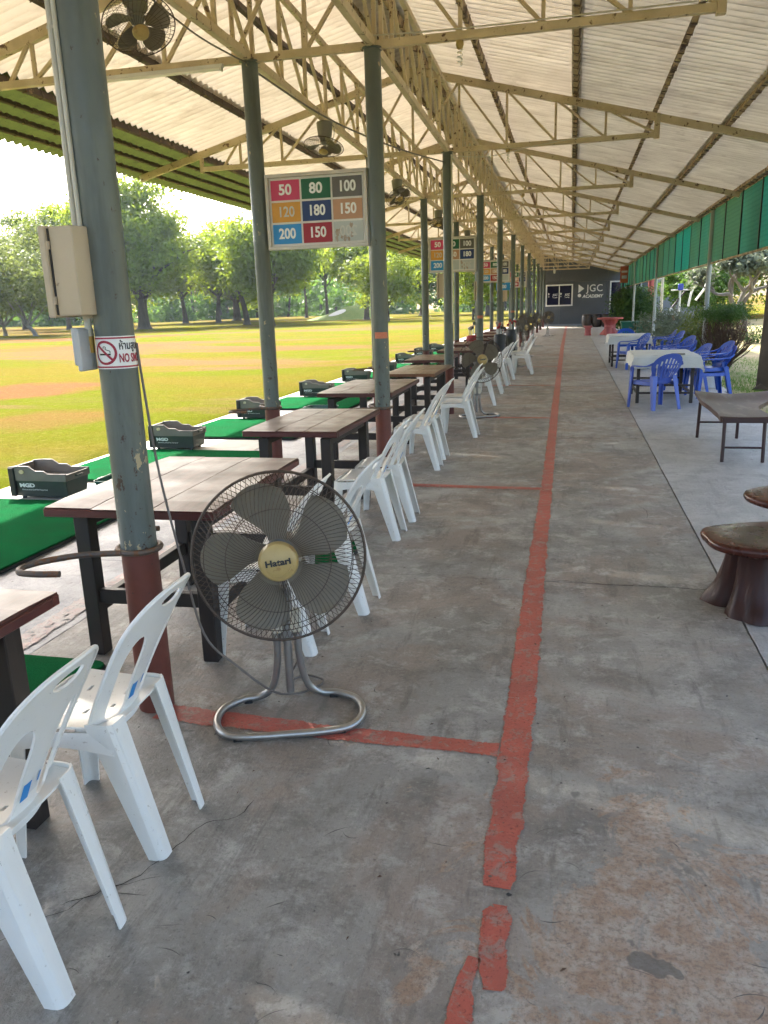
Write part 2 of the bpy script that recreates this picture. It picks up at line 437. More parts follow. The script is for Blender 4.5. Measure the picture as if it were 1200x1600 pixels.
def green_sheet():
    m = NT('green_translucent_sheet'); c = m.coord((1, 1, 1), True)
    f = m.ramp(m.noise(c, 3, 6, .65), [(.38, 0.0), (.66, 1.0)])
    col = m.mix(f, (.075, .09, .022), (.038, .048, .014))
    g = m.ramp(m.noise(c, 9, 5, .7), [(.60, 0.0), (.68, 1.0)])
    col = m.mix(g, col, (.02, .022, .012))
    m.set(color=col, rough=.6)
    tr = m.n('ShaderNodeBsdfTranslucent'); m.l(m.mix(g, (.11, .135, .03), (.03, .03, .015)), tr.inputs[0])
    mx = m.n('ShaderNodeMixShader'); mx.inputs[0].default_value = .11
    m.l(m.b.outputs[0], mx.inputs[1]); m.l(tr.outputs[0], mx.inputs[2]); m.l(mx.outputs[0], m.out.inputs[0])
    return m.m
M['sheet_green'] = green_sheet()
def net_mat():
    m = NT('green_shade_net'); c = m.coord((1, 1, 1), True)
    wv = m.n('ShaderNodeTexWave', wave_type='BANDS', bands_direction='Z'); m.l(m.coord((1, 1, 1), False), wv.inputs[0]); wv.inputs['Scale'].default_value = 4.0; wv.inputs['Distortion'].default_value = 1.6
    f = m.n('ShaderNodeObjectInfo').outputs['Random']
    f = m.ramp(m.math('ADD', m.math('MULTIPLY', f, .7), m.math('MULTIPLY', m.noise(c, 1.6, 4, .6), .4)), [(.3, 0.0), (.75, 1.0)])
    col = m.mix(f, (.018, .095, .066), (.045, .09, .055))
    col = m.mix(m.math('MULTIPLY', m.ramp(wv.outputs[0], [(.62, 0.0), (.85, 1.0)]), .75), col, (.010, .04, .028))
    m.set(color=col, rough=.8, spec=.2)
    tr = m.n('ShaderNodeBsdfTranslucent'); m.l(m.mix(f, (.022, .28, .19), (.08, .19, .095)), tr.inputs[0])
    tp = m.n('ShaderNodeBsdfTransparent')
    mx = m.n('ShaderNodeMixShader'); mx.inputs[0].default_value = .5; m.l(m.b.outputs[0], mx.inputs[1]); m.l(tr.outputs[0], mx.inputs[2])
    m2 = m.n('ShaderNodeMixShader'); m2.inputs[0].default_value = .0; m.l(mx.outputs[0], m2.inputs[1]); m.l(tp.outputs[0], m2.inputs[2])
    m.l(m2.outputs[0], m.out.inputs[0]); return m.m
M['net'] = net_mat()
M['dark_wood'] = pmat('blackened_timber', (.016, .012, .011), (.03, .02, .016), 8, .55, bump=.3, stretch=(1, 1, .2))
def plank_mat(name, worn, red, grey, r0=.20, spec=.32):
    m = NT(name); c = m.coord((1, .12, 1), True); c2 = m.coord((1, 1, 1), True)
    g = m.noise(c, 22, 7, .7, .8)
    col = m.mix(m.ramp(g, [(.35, 0.0), (.66, 1.0)]), worn, red)
    w = m.ramp(m.noise(m.coord((1, .35, 1), True), 4.5, 5, .7, .3), [(.36, 0.0), (.72, 1.0)])
    col = m.mix(m.math('MULTIPLY', w, .6), col, grey)
    m.set(color=col, rough=m.math('MULTIPLY_ADD', m.noise(c2, 5, 4, .6), .35, r0), spec=spec)
    m.bump(g, .25, .003); return m.m
M['plank'] = plank_mat('varnished_table_plank', (.10, .028, .019), (.032, .008, .007), (.09, .046, .038))
M['plank_brown'] = plank_mat('worn_brown_plank', (.19, .105, .06), (.09, .04, .026), (.23, .165, .115))
M['edge_red'] = pmat('red_varnish_edge', (.10, .022, .018), (.065, .016, .014), 7, .4, bump=.2, stretch=(.2, .2, 1))
M['edge_brown'] = pmat('brown_varnish_edge', (.20, .085, .032), (.13, .05, .022), 7, .4, bump=.2, stretch=(.2, .2, 1))
M['white_plastic'] = pmat('white_chair_plastic', (.81, .80, .765), (.73, .72, .675), 2.5, .32, spec=.5, bump=.05, spots=(55, .64, .05, (.52, .49, .44)))
M['blue_plastic'] = pmat('blue_chair_plastic', (.008, .082, .47), (.006, .062, .38), 3, .33)
M['blue_faded'] = pmat('faded_blue_plastic', (.06, .115, .46), (.045, .09, .39), 3, .4)
M['sticker_blue'] = pmat('blue_label', (.015, .22, .62), (.02, .26, .66), 5, .4)
M['white_print'] = pmat('white_print', (.82, .82, .80), (.78, .78, .76), 8, .5)
M['clear_label'] = pmat('pale_label', (.64, .66, .67), (.70, .71, .71), 9, .35)
M['mat_green'] = None
def turf():
    m = NT('green_turf_mat'); c = m.coord((1, 1, 1), True)
    f = m.noise(c, 3.0, 6, .65)
    col = m.mix(m.ramp(f, [(.35, 0.0), (.65, 1.0)]), (.012, .128, .045), (.02, .10, .04))
    col = m.mix(m.ramp(m.noise(c, 130, 4, .8), [(.36, .8), (.5, 0.0)]), col, (.008, .07, .02))
    m.set(color=col, rough=.95, spec=0.0); m.bump(m.noise(c, 160, 4, .8), 1.0, .01); return m.m
M['mat_green'] = turf()
M['rubber'] = pmat('black_rubber', (.012, .012, .012), (.02, .02, .02), 12, .7)
M['disp_green'] = pmat('dark_green_dispenser', (.04, .055, .046), (.055, .068, .058), 4, .45, spots=(24, .66, .05, (.09, .08, .06)))
M['disp_grey'] = pmat('taupe_dispenser_rim', (.15, .132, .112), (.19, .165, .14), 5, .5)
M['teal_plastic'] = pmat('teal_tray', (.012, .10, .075), (.01, .075, .058), 5, .4)
M['fan_blade'] = pmat('olive_brown_fan_blade', (.20, .172, .125), (.155, .133, .097), 5, .45, spots=(9, .60, .1, (.19, .16, .115)))
M['fan_wire'] = pmat('brown_fan_wire', (.07, .052, .042), (.10, .07, .05), 30, .5, .4)
M['fan_hub'] = pmat('aged_cream_hub', (.46, .335, .13), (.40, .285, .105), 12, .4, spots=(16, .58, .05, (.33, .21, .08)))
M['chrome'] = pmat('dull_steel_tube', (.40, .39, .37), (.32, .31, .295), 9, .34, .8, rvar=.08)
M['fan_grey'] = pmat('grey_plastic', (.22, .215, .20), (.17, .165, .155), 5, .45)
M['beige_box'] = pmat('beige_enamel_box', (.50, .405, .275), (.44, .35, .235), 3, .45, spots=(14, .66, .05, (.22, .15, .09)))
M['conduit'] = pmat('cream_conduit', (.58, .55, .45), (.50, .47, .38), 6, .45)
M['yellowed'] = pmat('yellowed_tape', (.50, .31, .06), (.42, .25, .05), 9, .5)
M['grey_plate'] = pmat('light_grey_plate', (.50, .505, .505), (.44, .45, .45), 5, .5)
M['black'] = pmat('black_plastic', (.012, .012, .013), (.02, .02, .02), 9, .45)
M['cable'] = pmat('grey_brown_cable', (.16, .14, .125), (.12, .10, .09), 20, .5)
M['brass'] = pmat('pale_brass_lock', (.55, .50, .36), (.45, .40, .28), 9, .35, .6)
M['red_plastic'] = pmat('red_fabric', (.35, .02, .025), (.26, .015, .02), 6, .6)
for k, c in dict(s_pink=(.60, .045, .13), s_green=(.004, .115, .05), s_grey=(.125, .115, .105), s_amber=(.66, .31, .035), s_navy=(.008, .035, .15), s_tan=(.50, .27, .15), s_blue=(.02, .26, .60), s_red=(.34, .008, .025), s_pale=(.48, .52, .50)).items():
    M[k] = pmat('board_' + k[2:], c, tuple(x * .88 for x in c), 7, .4, spots=(30, .70, .03, (.6, .58, .54)))
M['sign_face'] = pmat('sign_white_board', (.74, .72, .67), (.66, .64, .59), 4, .45)
M['sign_frame'] = pmat('sign_aluminium_frame', (.56, .52, .46), (.46, .42, .36), 6, .4, .3)
M['wall_grey'] = pmat('dark_grey_cladding', (.092, .10, .113), (.078, .086, .098), 1.5, .55, bump=.1, bscale=60)
M['wall_pale'] = pmat('pale_grey_render', (.30, .31, .33), (.26, .27, .29), 1.5, .7)
M['window_white'] = pmat('white_window_frame', (.76, .76, .75), (.70, .70, .69), 5, .4)
M['window_navy'] = pmat('navy_film_glass', (.006, .007, .03), (.008, .009, .036), 2, .12)
M['cloth'] = pmat('white_tablecloth', (.66, .66, .62), (.58, .575, .53), 5, .75, bump=.2, bscale=60)
M['lacquer'] = plank_mat('dark_lacquered_wood', (.085, .020, .012), (.022, .006, .005), (.085, .030, .020), .10, .3)
M['stump'] = pmat('dark_lacquered_stump', (.020, .007, .005), (.042, .011, .008), 5, .36, bump=.9, bscale=14, stretch=(2, 2, .3), spec=.3)
M['bench_top'] = pmat('weathered_bench_wood', (.085, .038, .026), (.045, .017, .012), 5, .5, bump=.3, stretch=(1, .25, 1), spots=(6, .52, .1, (.12, .08, .062)))
M['maroon_steel'] = pmat('maroon_steel', (.045, .013, .011), (.03, .01, .009), 9, .45)
M['red_stone'] = pmat('red_painted_concrete', (.42, .085, .075), (.33, .07, .06), 6, .6, bump=.2)
M['pillar'] = pmat('weathered_concrete_pillar', (.095, .08, .06), (.06, .05, .038), 3, .9, bump=.7, bscale=22, spots=(5, .58, .08, (.045, .04, .03)))
M['white_metal'] = pmat('white_paint_metal', (.68, .68, .66), (.60, .60, .58), 6, .45)
M['tube_glass'] = pmat('unlit_lamp_glass', (.80, .79, .74), (.76, .75, .70), 4, .25)
M['pot_brown'] = pmat('dark_brown_jar', (.035, .024, .018), (.05, .034, .024), 6, .4)
M['green_bin'] = pmat('green_bin_plastic', (.012, .13, .075), (.01, .11, .065), 5, .45)
M['orange_sign'] = pmat('orange_red_banner', (.45, .12, .05), (.36, .08, .04), 9, .6)
M['turquoise'] = pmat('turquoise_plastic', (.10, .42, .44), (.08, .36, .38), 5, .5)
M['blue_paint'] = pmat('blue_paint', (.03, .06, .42), (.025, .05, .36), 6, .45)
M['orange_label'] = pmat('orange_sticker', (.62, .20, .10), (.55, .16, .08), 60, .5)
M['sand'] = pmat('pale_bunker_sand', (.66, .64, .60), (.60, .57, .52), 2, .95)
M['mound_grass'] = pmat('mound_grass', (.13, .20, .04), (.20, .24, .055), 1.2, .95, bump=.6, bscale=9)

def bark(name, a, b):
    return pmat(name, a, b, 3, .95, bump=1.0, bscale=9, stretch=(1, 1, .3))
M['bark'] = bark('grey_brown_bark', (.10, .08, .062), (.05, .04, .033))
M['bark_pale'] = bark('pale_grey_bark', (.22, .20, .175), (.13, .115, .10))
def leaf(name, a, b, tr=.35, tcol=None):
    m = NT(name); c = m.coord((1, 1, 1), True)
    col = m.mix(m.ramp(m.noise(c, .55, 5, .7), [(.36, 0.0), (.64, 1.0)]), a, b)
    col = m.mix(m.ramp(m.noise(c, 3.5, 3, .7), [(.45, 0.0), (.7, .6)]), col, tuple(min(1, x * 1.7) for x in a))
    m.set(color=col, rough=.55, spec=.3)
    t = m.n('ShaderNodeBsdfTranslucent'); m.l(m.mix(.5, col, tcol or tuple(min(1, x * 2.2) for x in a)), t.inputs[0])
    mx = m.n('ShaderNodeMixShader'); mx.inputs[0].default_value = tr
    m.l(m.b.outputs[0], mx.inputs[1]); m.l(t.outputs[0], mx.inputs[2]); m.l(mx.outputs[0], m.out.inputs[0])
    return m.m
M['leaf_dark'] = leaf('dark_green_leaves', (.075, .14, .018), (.042, .09, .014), .42)
M['leaf_mid'] = leaf('mid_green_leaves', (.14, .215, .016), (.075, .14, .013), .5, (.36, .42, .02))
M['leaf_bright'] = leaf('bright_green_leaves', (.17, .235, .018), (.10, .165, .014), .5, (.32, .36, .03))
M['leaf_olive'] = leaf('olive_leaves', (.125, .15, .035), (.08, .105, .026), .42)
M['leaf_dry'] = leaf('dry_pale_leaves', (.20, .19, .13), (.13, .14, .075))
M['leaf_shrub'] = leaf('shrub_leaves', (.05, .10, .018), (.028, .065, .014))
M['leaf_grey'] = leaf('grey_green_leaves', (.12, .14, .09), (.08, .10, .06))
M['twig'] = pmat('brown_twigs', (.10, .06, .038), (.07, .042, .028), 9, .9)
M['blade'] = leaf('grass_blades', (.15, .135, .02), (.10, .105, .014), .35, (.2, .17, .03))
M['blade_green'] = leaf('green_grass_blades', (.10, .20, .025), (.07, .14, .02), .4)

# ---------------------------------------------------------------- ground
def gz(x, y):
    """height of the field"""
    d = max(0.0, -5.4 - x); r = max(0.0, x - 3.0)
    h = -.03 - min(.10, .03 * d)
    h += .10 * mnoise.noise(Vector((x * .06, y * .06, 0))) * min(1, d / 6)
    h += .9 * mnoise.noise(Vector((x * .012, y * .012, 3))) * min(1, max(0, d - 12) / 60)
    if r > 0: h += -.02 * min(r, 2) + .05 * max(0, min(r - 4, 40)) * min(1, max(0, y - 30) / 25)
    return h
xs = sorted(set([-520, -420, -330, -260, -210, -170, -140, -115, -95, -80, -68, -58, -50, -43, -37, -32, -28, -24, -21, -18, -16, -14, -12.5, -11, -10, -9, -8, -7.2, -6.5, -6, -5.6, -5.3, -4.5, -2, 0, 2, 2.5, 2.9, 3.4, 4, 4.7, 5.5, 6.5, 8, 10, 13, 17, 22, 28, 36, 46, 60, 80, 110, 160, 240, 350]))
ys = [-60, -40, -25, -15, -9, -5, -2, 0, 1.5, 3, 4, 5, 6, 7, 8, 9, 10, 11.2, 12.5, 14, 15.5, 17, 19, 21, 23.5, 26, 29, 32, 36, 40, 45, 50, 56, 63, 70, 78, 87, 97, 108, 120, 134, 150, 170, 195, 225, 260, 300, 350, 420, 520]
mb = MB()
nx, ny = len(xs), len(ys)
def gzz(x, y):
    if -5.35 < x < 2.75 and y < 58: return -.16
    return gz(x, y)
mb.add([(x, y, gzz(x, y)) for y in ys for x in xs], [(j*nx+i, j*nx+i+1, (j+1)*nx+i+1, (j+1)*nx+i) for j in range(ny-1) for i in range(nx-1)])
tag(mb.build('field_ground', M['field'], smooth=True, sharp=180), kind='structure')

# right-hand lawn laid over the field sheet
mb = MB()
lx = [2.72, 3.0, 3.4, 4, 4.7, 5.5, 6.5, 8, 10, 13, 17]; ly = [-6, -2, 2, 5, 8, 10, 12, 14, 16, 18, 20, 22, 24, 27, 30, 34, 38, 43, 48, 53, 56]
mb.add([(x, y, gz(x, y) + .012) for y in ly for x in lx], [(j*len(lx)+i, j*len(lx)+i+1, (j+1)*len(lx)+i+1, (j+1)*len(lx)+i) for j in range(len(ly)-1) for i in range(len(lx)-1)])
tag(mb.build('side_lawn', M['lawn'], smooth=True, sharp=180), kind='structure')

# ---------------------------------------------------------------- floor slabs
FLOOR = link('floor', None); tag(FLOOR, kind='structure')
def slab(name, x0, x1, y0, y1, mat, z=0.0, jl=.004, t=.14, seed=1):
    """a cast slab with slightly ragged edges"""
    r = random.Random(seed)
    n = max(2, int((y1 - y0) / .12)); n2 = max(2, int((x1 - x0) / .12))
    pts = [(x0 + r.uniform(0, jl), y0 + (y1-y0) * i / n) for i in range(n)]
    pts += [(x0 + (x1-x0) * i / n2, y1 - r.uniform(0, jl)) for i in range(n2)]
    pts += [(x1 - r.uniform(0, jl), y1 - (y1-y0) * i / n) for i in range(n)]
    pts += [(x1 - (x1-x0) * i / n2, y0 + r.uniform(0, jl)) for i in range(n2)]
    N = len(pts)
    vs = [(x, y, z) for x, y in pts] + [(x, y, z - t) for x, y in pts]
    fs = [tuple(reversed(range(N)))] + [(i, (i+1) % N, N + (i+1) % N, N + i) for i in range(N)]
    return MB().add(vs, fs).build(name, mat, FLOOR)
joints = [-4.0, 4.44, 9.6, 14.75, 20, 25.2, 30.4, 35.6, 40.8, 46, 51.2, 57.2]
for i in range(len(joints) - 1):
    a, b = joints[i], joints[i+1]
    slab('walkway_slab', -2.55, .893, a, b - .004, M['concrete'], seed=i)
    slab('terrace_slab', .901, 2.66 + .12 * (i % 2), a + (2.3 if i == 0 else 0), b - .004, M['concrete_side'], z=-.004, seed=40 + i, jl=.005)
    slab('bay_slab', -5.22, -2.556, a, b - .004, M['concrete_bay'], z=-.003, seed=80 + i)
slab('terrace_slab', .901, 2.72, -4, joints[0] + 2.296, M['concrete_side'], z=-.004, seed=99)
mb = MB(); mb.box((-1.2, 26.5, -.085), (8.0, 61.4, .09)); mb.build('joint_bed', M['joint'], FLOOR)
# wandering cracks: thin dark raised-edge slivers of broken surface
def crack(pts, w, seed):
    r = random.Random(seed); P = []
    for (a, b) in zip(pts, pts[1:]):
        n = max(2, int((Vector(b) - Vector(a)).length / .03))
        for k in range(n):
            t = k / n; P.append((a[0] + (b[0]-a[0])*t + r.gauss(0, .006), a[1] + (b[1]-a[1])*t + r.gauss(0, .006)))
    vs = []; fs = []
    for i, p in enumerate(P):
        ww = w * r.uniform(.3, 1.0) * (1 if 0 < i < len(P) - 1 else .1)
        q = P[min(i+1, len(P)-1)]; o = P[max(i-1, 0)]
        d = Vector((q[0]-o[0], q[1]-o[1])).normalized(); nn = Vector((-d.y, d.x))
        vs += [(p[0] + nn.x*ww, p[1] + nn.y*ww, .0016), (p[0] - nn.x*ww, p[1] - nn.y*ww, .0016)]
    for i in range(len(P) - 1): fs.append((2*i, 2*i+1, 2*i+3, 2*i+2))
    MB().add(vs, fs).build('crack', M['joint'], FLOOR)
crack([(-1.35, 1.55), (-1.18, 1.72), (-1.12, 1.95), (-1.02, 2.02), (-.98, 2.15)], .002, 3)
crack([(-1.12, 1.72), (-1.25, 1.66), (-1.45, 1.38), (-1.6, 1.25)], .0016, 4)
crack([(-.10, 4.44), (-.02, 4.47), (.2, 4.43), (.5, 4.45), (.88, 4.42)], .004, 5)
crack([(.55, 6.4), (.62, 6.2), (.6, 5.9)], .002, 6)

# scuffs left by chair legs and soles
def scuffs():
    r = random.Random(12); mb = MB()
    for k in range(170):
        x = r.uniform(-1.2, .85); y = 1.3 + 11 * r.random() ** 1.5; a = r.gauss(0, .5); L = r.uniform(.015, .10); w = r.uniform(.0008, .0032); cv = r.uniform(-.25, .25) * L
        vs = []; n = 7
        for q in range(n):
            t = q / (n - 1); px = (t - .5) * L; py = cv * (1 - (2*t-1) ** 2); ww = w * (1 - abs(2*t-1)) * r.uniform(.4, 1) + .0002
            vs += [(x + px * cos(a) - (py + ww) * sin(a), y + px * sin(a) + (py + ww) * cos(a), .0012), (x + px * cos(a) - (py - ww) * sin(a), y + px * sin(a) + (py - ww) * cos(a), .0012)]
        mb.add(vs, [(2*q, 2*q+1, 2*q+3, 2*q+2) for q in range(n - 1)])
    mb.build('scuff_marks', M['scuff'], FLOOR)['kind'] = 'stuff'
M['scuff'] = pmat('dark_scuff', (.075, .07, .065), (.13, .12, .11), 40, .7)
scuffs()

# dead leaves and grit lying about
def litter():
    r = random.Random(5); vs = []; fs = []
    for k in range(150):
        if r.random() < .6: x, y = r.uniform(-2.6, -.3), r.uniform(1.6, 9)
        else: x, y = r.uniform(-.3, 2.3), r.uniform(1.6, 10)
        L = r.uniform(.004, .012); w = L * r.uniform(.25, .6); a = r.uniform(0, pi); c, s_ = cos(a), sin(a); o = len(vs)
        for (p, q, z) in ((-L, 0, .002), (0, -w, .004), (L, 0, .003), (0, w, .005)):
            vs.append((x + p*c - q*s_, y + p*s_ + q*c, z))
        fs.append((o, o+1, o+2, o+3))
    tag(MB().add(vs, fs).build('leaf_litter', M['twig']), 'scattered dry leaf bits and grit on the concrete floor', 'litter', kind='stuff')
litter()

# ---------------------------------------------------------------- painted lines (4 mm sheets with ragged edges)
def line_sheet(name, pts, w, mat, z=.0022, seed=0, jag=.006, label=None):
    """ribbon through pts [(x,y)], widths w (scalar or list), uneven borders"""
    r = random.Random(seed); P = []; Ws = []
    ws = w if isinstance(w, list) else [w] * len(pts)
    for i in range(len(pts) - 1):
        a, b = Vector(pts[i]), Vector(pts[i+1]); n = max(1, int((b - a).length / .05))
        for k in range(n):
            P.append(a + (b - a) * k / n); Ws.append(ws[i] + (ws[i+1] - ws[i]) * k / n)
    P.append(Vector(pts[-1])); Ws.append(ws[-1])
    vs = []; fs = []
    for i, p in enumerate(P):
        d = (P[min(i+1, len(P)-1)] - P[max(i-1, 0)]).normalized(); n = Vector((-d.y, d.x))
        j1 = .006 + jag * mnoise.noise(Vector((i * .35, seed, 0))) * 2 + r.gauss(0, jag * .15); j2 = .006 + jag * mnoise.noise(Vector((i * .35, seed, 9))) * 2 + r.gauss(0, jag * .15)
        a = p + n * (Ws[i] * .62 + j1); b = p - n * (Ws[i] * .62 + j2)
        vs += [(a.x, a.y, z), (b.x, b.y, z)]
    for i in range(len(P) - 1): fs.append((2*i, 2*i+1, 2*i+3, 2*i+2))
    o = MB().add(vs, fs).build(name, mat); tag(o, kind='structure')
    uv = o.data.uv_layers.new(name='UVMap')
    for lp in o.data.loops: uv.data[lp.index].uv = (float(lp.vertex_index % 2), (lp.vertex_index // 2) * .05)
    return o
line_sheet('red_walkway_line', [(-.158, 1.865), (-.157, 1.90), (-.155, 2.3), (-.155, 3.2), (-.165, 4.5), (-.17, 7), (-.205, 12), (-.25, 20), (-.30, 30), (-.33, 56)], [.07, .085, .098, .112, .105, .09, .1, .11, .12, .12], M['red_paint'], seed=2)
line_sheet('red_walkway_line', [(-.14, 1.80), (-.142, 1.76), (-.150, 1.66), (-.140, 1.58), (-.135, 1.52)], [.03, .062, .058, .072, .05], M['red_paint'], seed=3, jag=.008)
line_sheet('red_walkway_line', [(-.19, 1.61), (-.20, 1.53), (-.205, 1.40), (-.2, .9)], [.02, .03, .055, .06], M['red_paint'], seed=4, jag=.01)
for k, (yl, x0, w) in enumerate([(2.58, -1.62, .115), (6.86, -1.55, .12), (11.35, -1.55, .13), (16.0, -1.6, .13), (20.8, -1.7, .13), (25.5, -1.7, .13)]):
    line_sheet('red_bay_line', [(x0, yl + .03), (-.9, yl), (-.215, yl - .01)], [w, w * .8, w * .7], M['red_paint'] if k != 99 else M['pink_paint'], z=.0027, seed=10 + k)
line_sheet('faded_pink_line', [(-2.68, .5), (-2.69, 4.2), (-2.70, 9), (-2.72, 20)], .13, M['pink_paint'], seed=30, jag=.012)
# ---------------------------------------------------------------- shelter: roof
RX, RZ, SL = -2.24, 4.90, .258
XE_L, XE_R = -6.78, 3.02
ZC = 3.72                       # bottom chords / post heads
PY = [-2.0, 2.66, 7.05, 11.8, 16.5, 21.3, 26.1, 30.9, 35.7, 40.5, 45.3, 50.1, 54.9]
INX = [-1.64, -1.66, -1.69, -1.78, -1.84] + [-1.86] * 8
OUX = [-2.75, -2.76, -2.79, -2.90, -2.98] + [-3.0] * 8
Y0, Y1 = -3.4, 56.9
def zr(x): return RZ - SL * abs(x - RX)
ROOF = thing('shelter_roof', 'long gabled shelter roof of corrugated sheets on cream steel trusses', 'roof')
ANG = math.atan(SL)
def corrugated(x0, x1, waves, wl=.146, amp=.033):
    """sheet from x0 (upper) to x1 (lower); local origin at upper edge, y along the roof"""
    L = abs(x1 - x0) / cos(ANG) + .12; sgn = 1 if x1 > x0 else -1
    n = waves * 6; vs = []; fs = []
    for i in range(n + 1):
        y = waves * wl * i / n; z = amp * cos(2 * pi * i / 6) + .006 * (i / n)
        for j in range(3):
            d = L * j / 2 - .06
            vs.append((sgn * d * cos(ANG), y, -d * sin(ANG) + z))
    for i in range(n):
        for j in range(2):
            a = i * 3 + j; q = (a, a + 1, a + 4, a + 3)
            fs.append(q if sgn > 0 else q[::-1])
    return MB().add(vs, fs)
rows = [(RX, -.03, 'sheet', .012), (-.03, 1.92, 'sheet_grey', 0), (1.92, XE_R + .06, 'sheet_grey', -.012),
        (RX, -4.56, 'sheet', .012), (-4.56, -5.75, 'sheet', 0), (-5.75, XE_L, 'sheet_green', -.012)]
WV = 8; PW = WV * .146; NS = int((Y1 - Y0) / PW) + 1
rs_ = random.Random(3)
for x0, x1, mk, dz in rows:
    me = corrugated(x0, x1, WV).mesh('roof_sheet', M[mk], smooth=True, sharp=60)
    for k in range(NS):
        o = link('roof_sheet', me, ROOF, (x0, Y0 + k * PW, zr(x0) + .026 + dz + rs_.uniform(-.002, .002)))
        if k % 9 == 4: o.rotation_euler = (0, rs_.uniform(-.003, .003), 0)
# ridge capping
mb = MB()
for s in (-1, 1): mb.bar((RX + s * .14, Y0, zr(RX + .14) + .085), (RX + s * .14, Y1, zr(RX + .14) + .085), .30, .012, (s * sin(ANG), 0, cos(ANG)))
mb.build('ridge_cap', M['sheet_grey'], ROOF)
# purlins with hook bolts
for x, w, h in [(-1.2, .05, .075), (-.03, .05, .075), (1.0, .05, .075), (1.92, .05, .075), (2.93, .05, .075), (-2.05, .045, .07), (-2.45, .045, .07),
                (-3.35, .05, .075), (-4.56, .05, .08), (-5.72, .05, .08), (-6.05, .035, .05), (-6.30, .035, .05), (-6.57, .035, .05)]:
    z = zr(x) - h / 2
    mb = MB(); mb.box((0, (Y0 + Y1) / 2, 0), (w, Y1 - Y0, h))
    po = mb.build('purlin', M['purlin_dark' if x < -3 else 'purlin'], ROOF, (x, 0, z), (0, ANG if x > RX else -ANG, 0))
    hk = MB(); y = Y0 + .3
    rr = random.Random(int(x * 100))
    while y < 34:
        hk.box((w / 2 + .004, y, 0), (.007, .008, h + .014)); hk.box((0, y, -h / 2 - .005), (w + .016, .008, .007))
        y += .292 + rr.uniform(-.02, .02)
    tag(hk.build('hook_bolts', M['iron'], po), kind='stuff')
# transverse trusses: chord, two rafters, webs
def vbar(p, q, w, h, up=(0, 1, 0)): return MB().bar(p, q, w, h, up)
CL, CR = -5.55, 1.03
me_chord = MB().bar((CL, 0, 0), (CR, 0, 0), .05, .065).mesh('chord', M['truss'], bevel=.004)
def zraf(x): return zr(x) - .125
me_rr = MB().bar((RX, 0, zraf(RX)), (XE_R - .05, 0, zraf(XE_R - .05)), .055, .095).mesh('rafter', M['truss'], bevel=.004)
me_rl = MB().bar((RX, 0, zraf(RX)), (XE_L + .18, 0, zraf(XE_L + .18)), .055, .095).mesh('rafter', M['truss'], bevel=.004)
me_lug = MB().box((CR, 0, (ZC + zraf(CR)) / 2), (.07, .065, zraf(CR) - ZC + .1)).mesh('end_plate', M['truss'], bevel=.004)
me_lug2 = MB().box((CL, 0, (ZC + zraf(CL)) / 2), (.05, .055, zraf(CL) - ZC + .1)).mesh('end_plate', M['truss'], bevel=.004)
nodes = [CR - .66 * i for i in range(1, 10)]
webs = []
for i, x in enumerate(nodes):
    if x < CL + .3: break
    zt = zraf(x)
    webs.append(vbar((x, 0, ZC), (x, 0, zt), .032, .032).mesh('web', M['truss']))
    xn = nodes[i-1] if i else CR
    if x > RX: webs.append(vbar((x, .002, zt - .02), (xn, .002, ZC + .02), .03, .03).mesh('web', M['truss']))
    else: webs.append(vbar((xn, .002, zraf(xn) - .02), (x, .002, ZC + .02), .03, .03).mesh('web', M['truss']))
for x in (-5.2,):
    webs.append(vbar((x, 0, ZC), (nodes[-1] if nodes[-1] > CL else -4.9, 0, zraf(-4.9)), .03, .03).mesh('web', M['truss']))
for y in PY:
    t = link('truss', None, ROOF, (0, y, 0))
    link('chord', me_chord, t, (0, 0, ZC)); link('rafter', me_rr, t); link('rafter', me_rl, t); link('end_plate', me_lug, t); link('end_plate', me_lug2, t)
    for w in webs: link('web', w, t)
# lattice beams running over each row of posts
ZT = 4.52
def lattice(xo):
    for i in range(len(PY) - 1):
        a = Vector((xo[i], PY[i] + .03, 0)); b = Vector((xo[i+1], PY[i+1] - .03, 0)); L = (b - a).length
        g = link('lattice_beam', None, ROOF, a, (0, 0, -atan2(b.x - a.x, b.y - a.y)))
        link('chord', MB().bar((0, 0, ZC + .012), (0, L, ZC + .012), .06, .075).mesh('chord', M['truss'], bevel=.004), g)
        link('chord', MB().bar((0, 0, ZT), (0, L, ZT), .05, .06).mesh('chord', M['truss'], bevel=.004), g)
        n = 6; p = L / n
        mv = MB().bar((0, 0, ZC + .04), (0, 0, ZT - .03), .034, .034, (0, 1, 0)).mesh('web', M['truss'])
        md = MB().bar((.003, 0, ZT - .04), (.003, p, ZC + .05), .03, .03, (1, 0, 0)).mesh('web', M['truss'])
        for k in range(n):
            link('web', mv, g, (0, p * k + .06, 0)); link('web', md, g, (0, p * k, 0))
lattice(INX); lattice(OUX)

# ---------------------------------------------------------------- posts
ORD = ['', 'first', 'second', 'third', 'fourth', 'fifth', 'sixth', 'seventh', 'eighth', 'ninth', 'tenth', 'eleventh', 'twelfth', 'thirteenth']
R_P = .071; ZB = .70
me_shaft = MB().lathe([(R_P, ZB - .02), (R_P, 2.2), (R_P * 1.012, 2.205), (R_P * 1.012, 2.222), (R_P, 2.227), (R_P, ZC - .03), (R_P * 1.25, ZC - .028), (R_P * 1.25, ZC - .018)], 28).mesh('shaft', M['post'], smooth=True)
me_pbase = MB().lathe([(R_P * 1.015, -.01), (R_P * 1.015, ZB)], 28).mesh('red_base', M['post_red'], smooth=True)
def ring_pts(r, z, n=28): return [(r * cos(2*pi*k/n), r * sin(2*pi*k/n), z) for k in range(n)]
me_ring = MB().tube(ring_pts(R_P + .012, ZB), .0125, 8, closed=True).mesh('collar_ring', M['iron'], smooth=True)
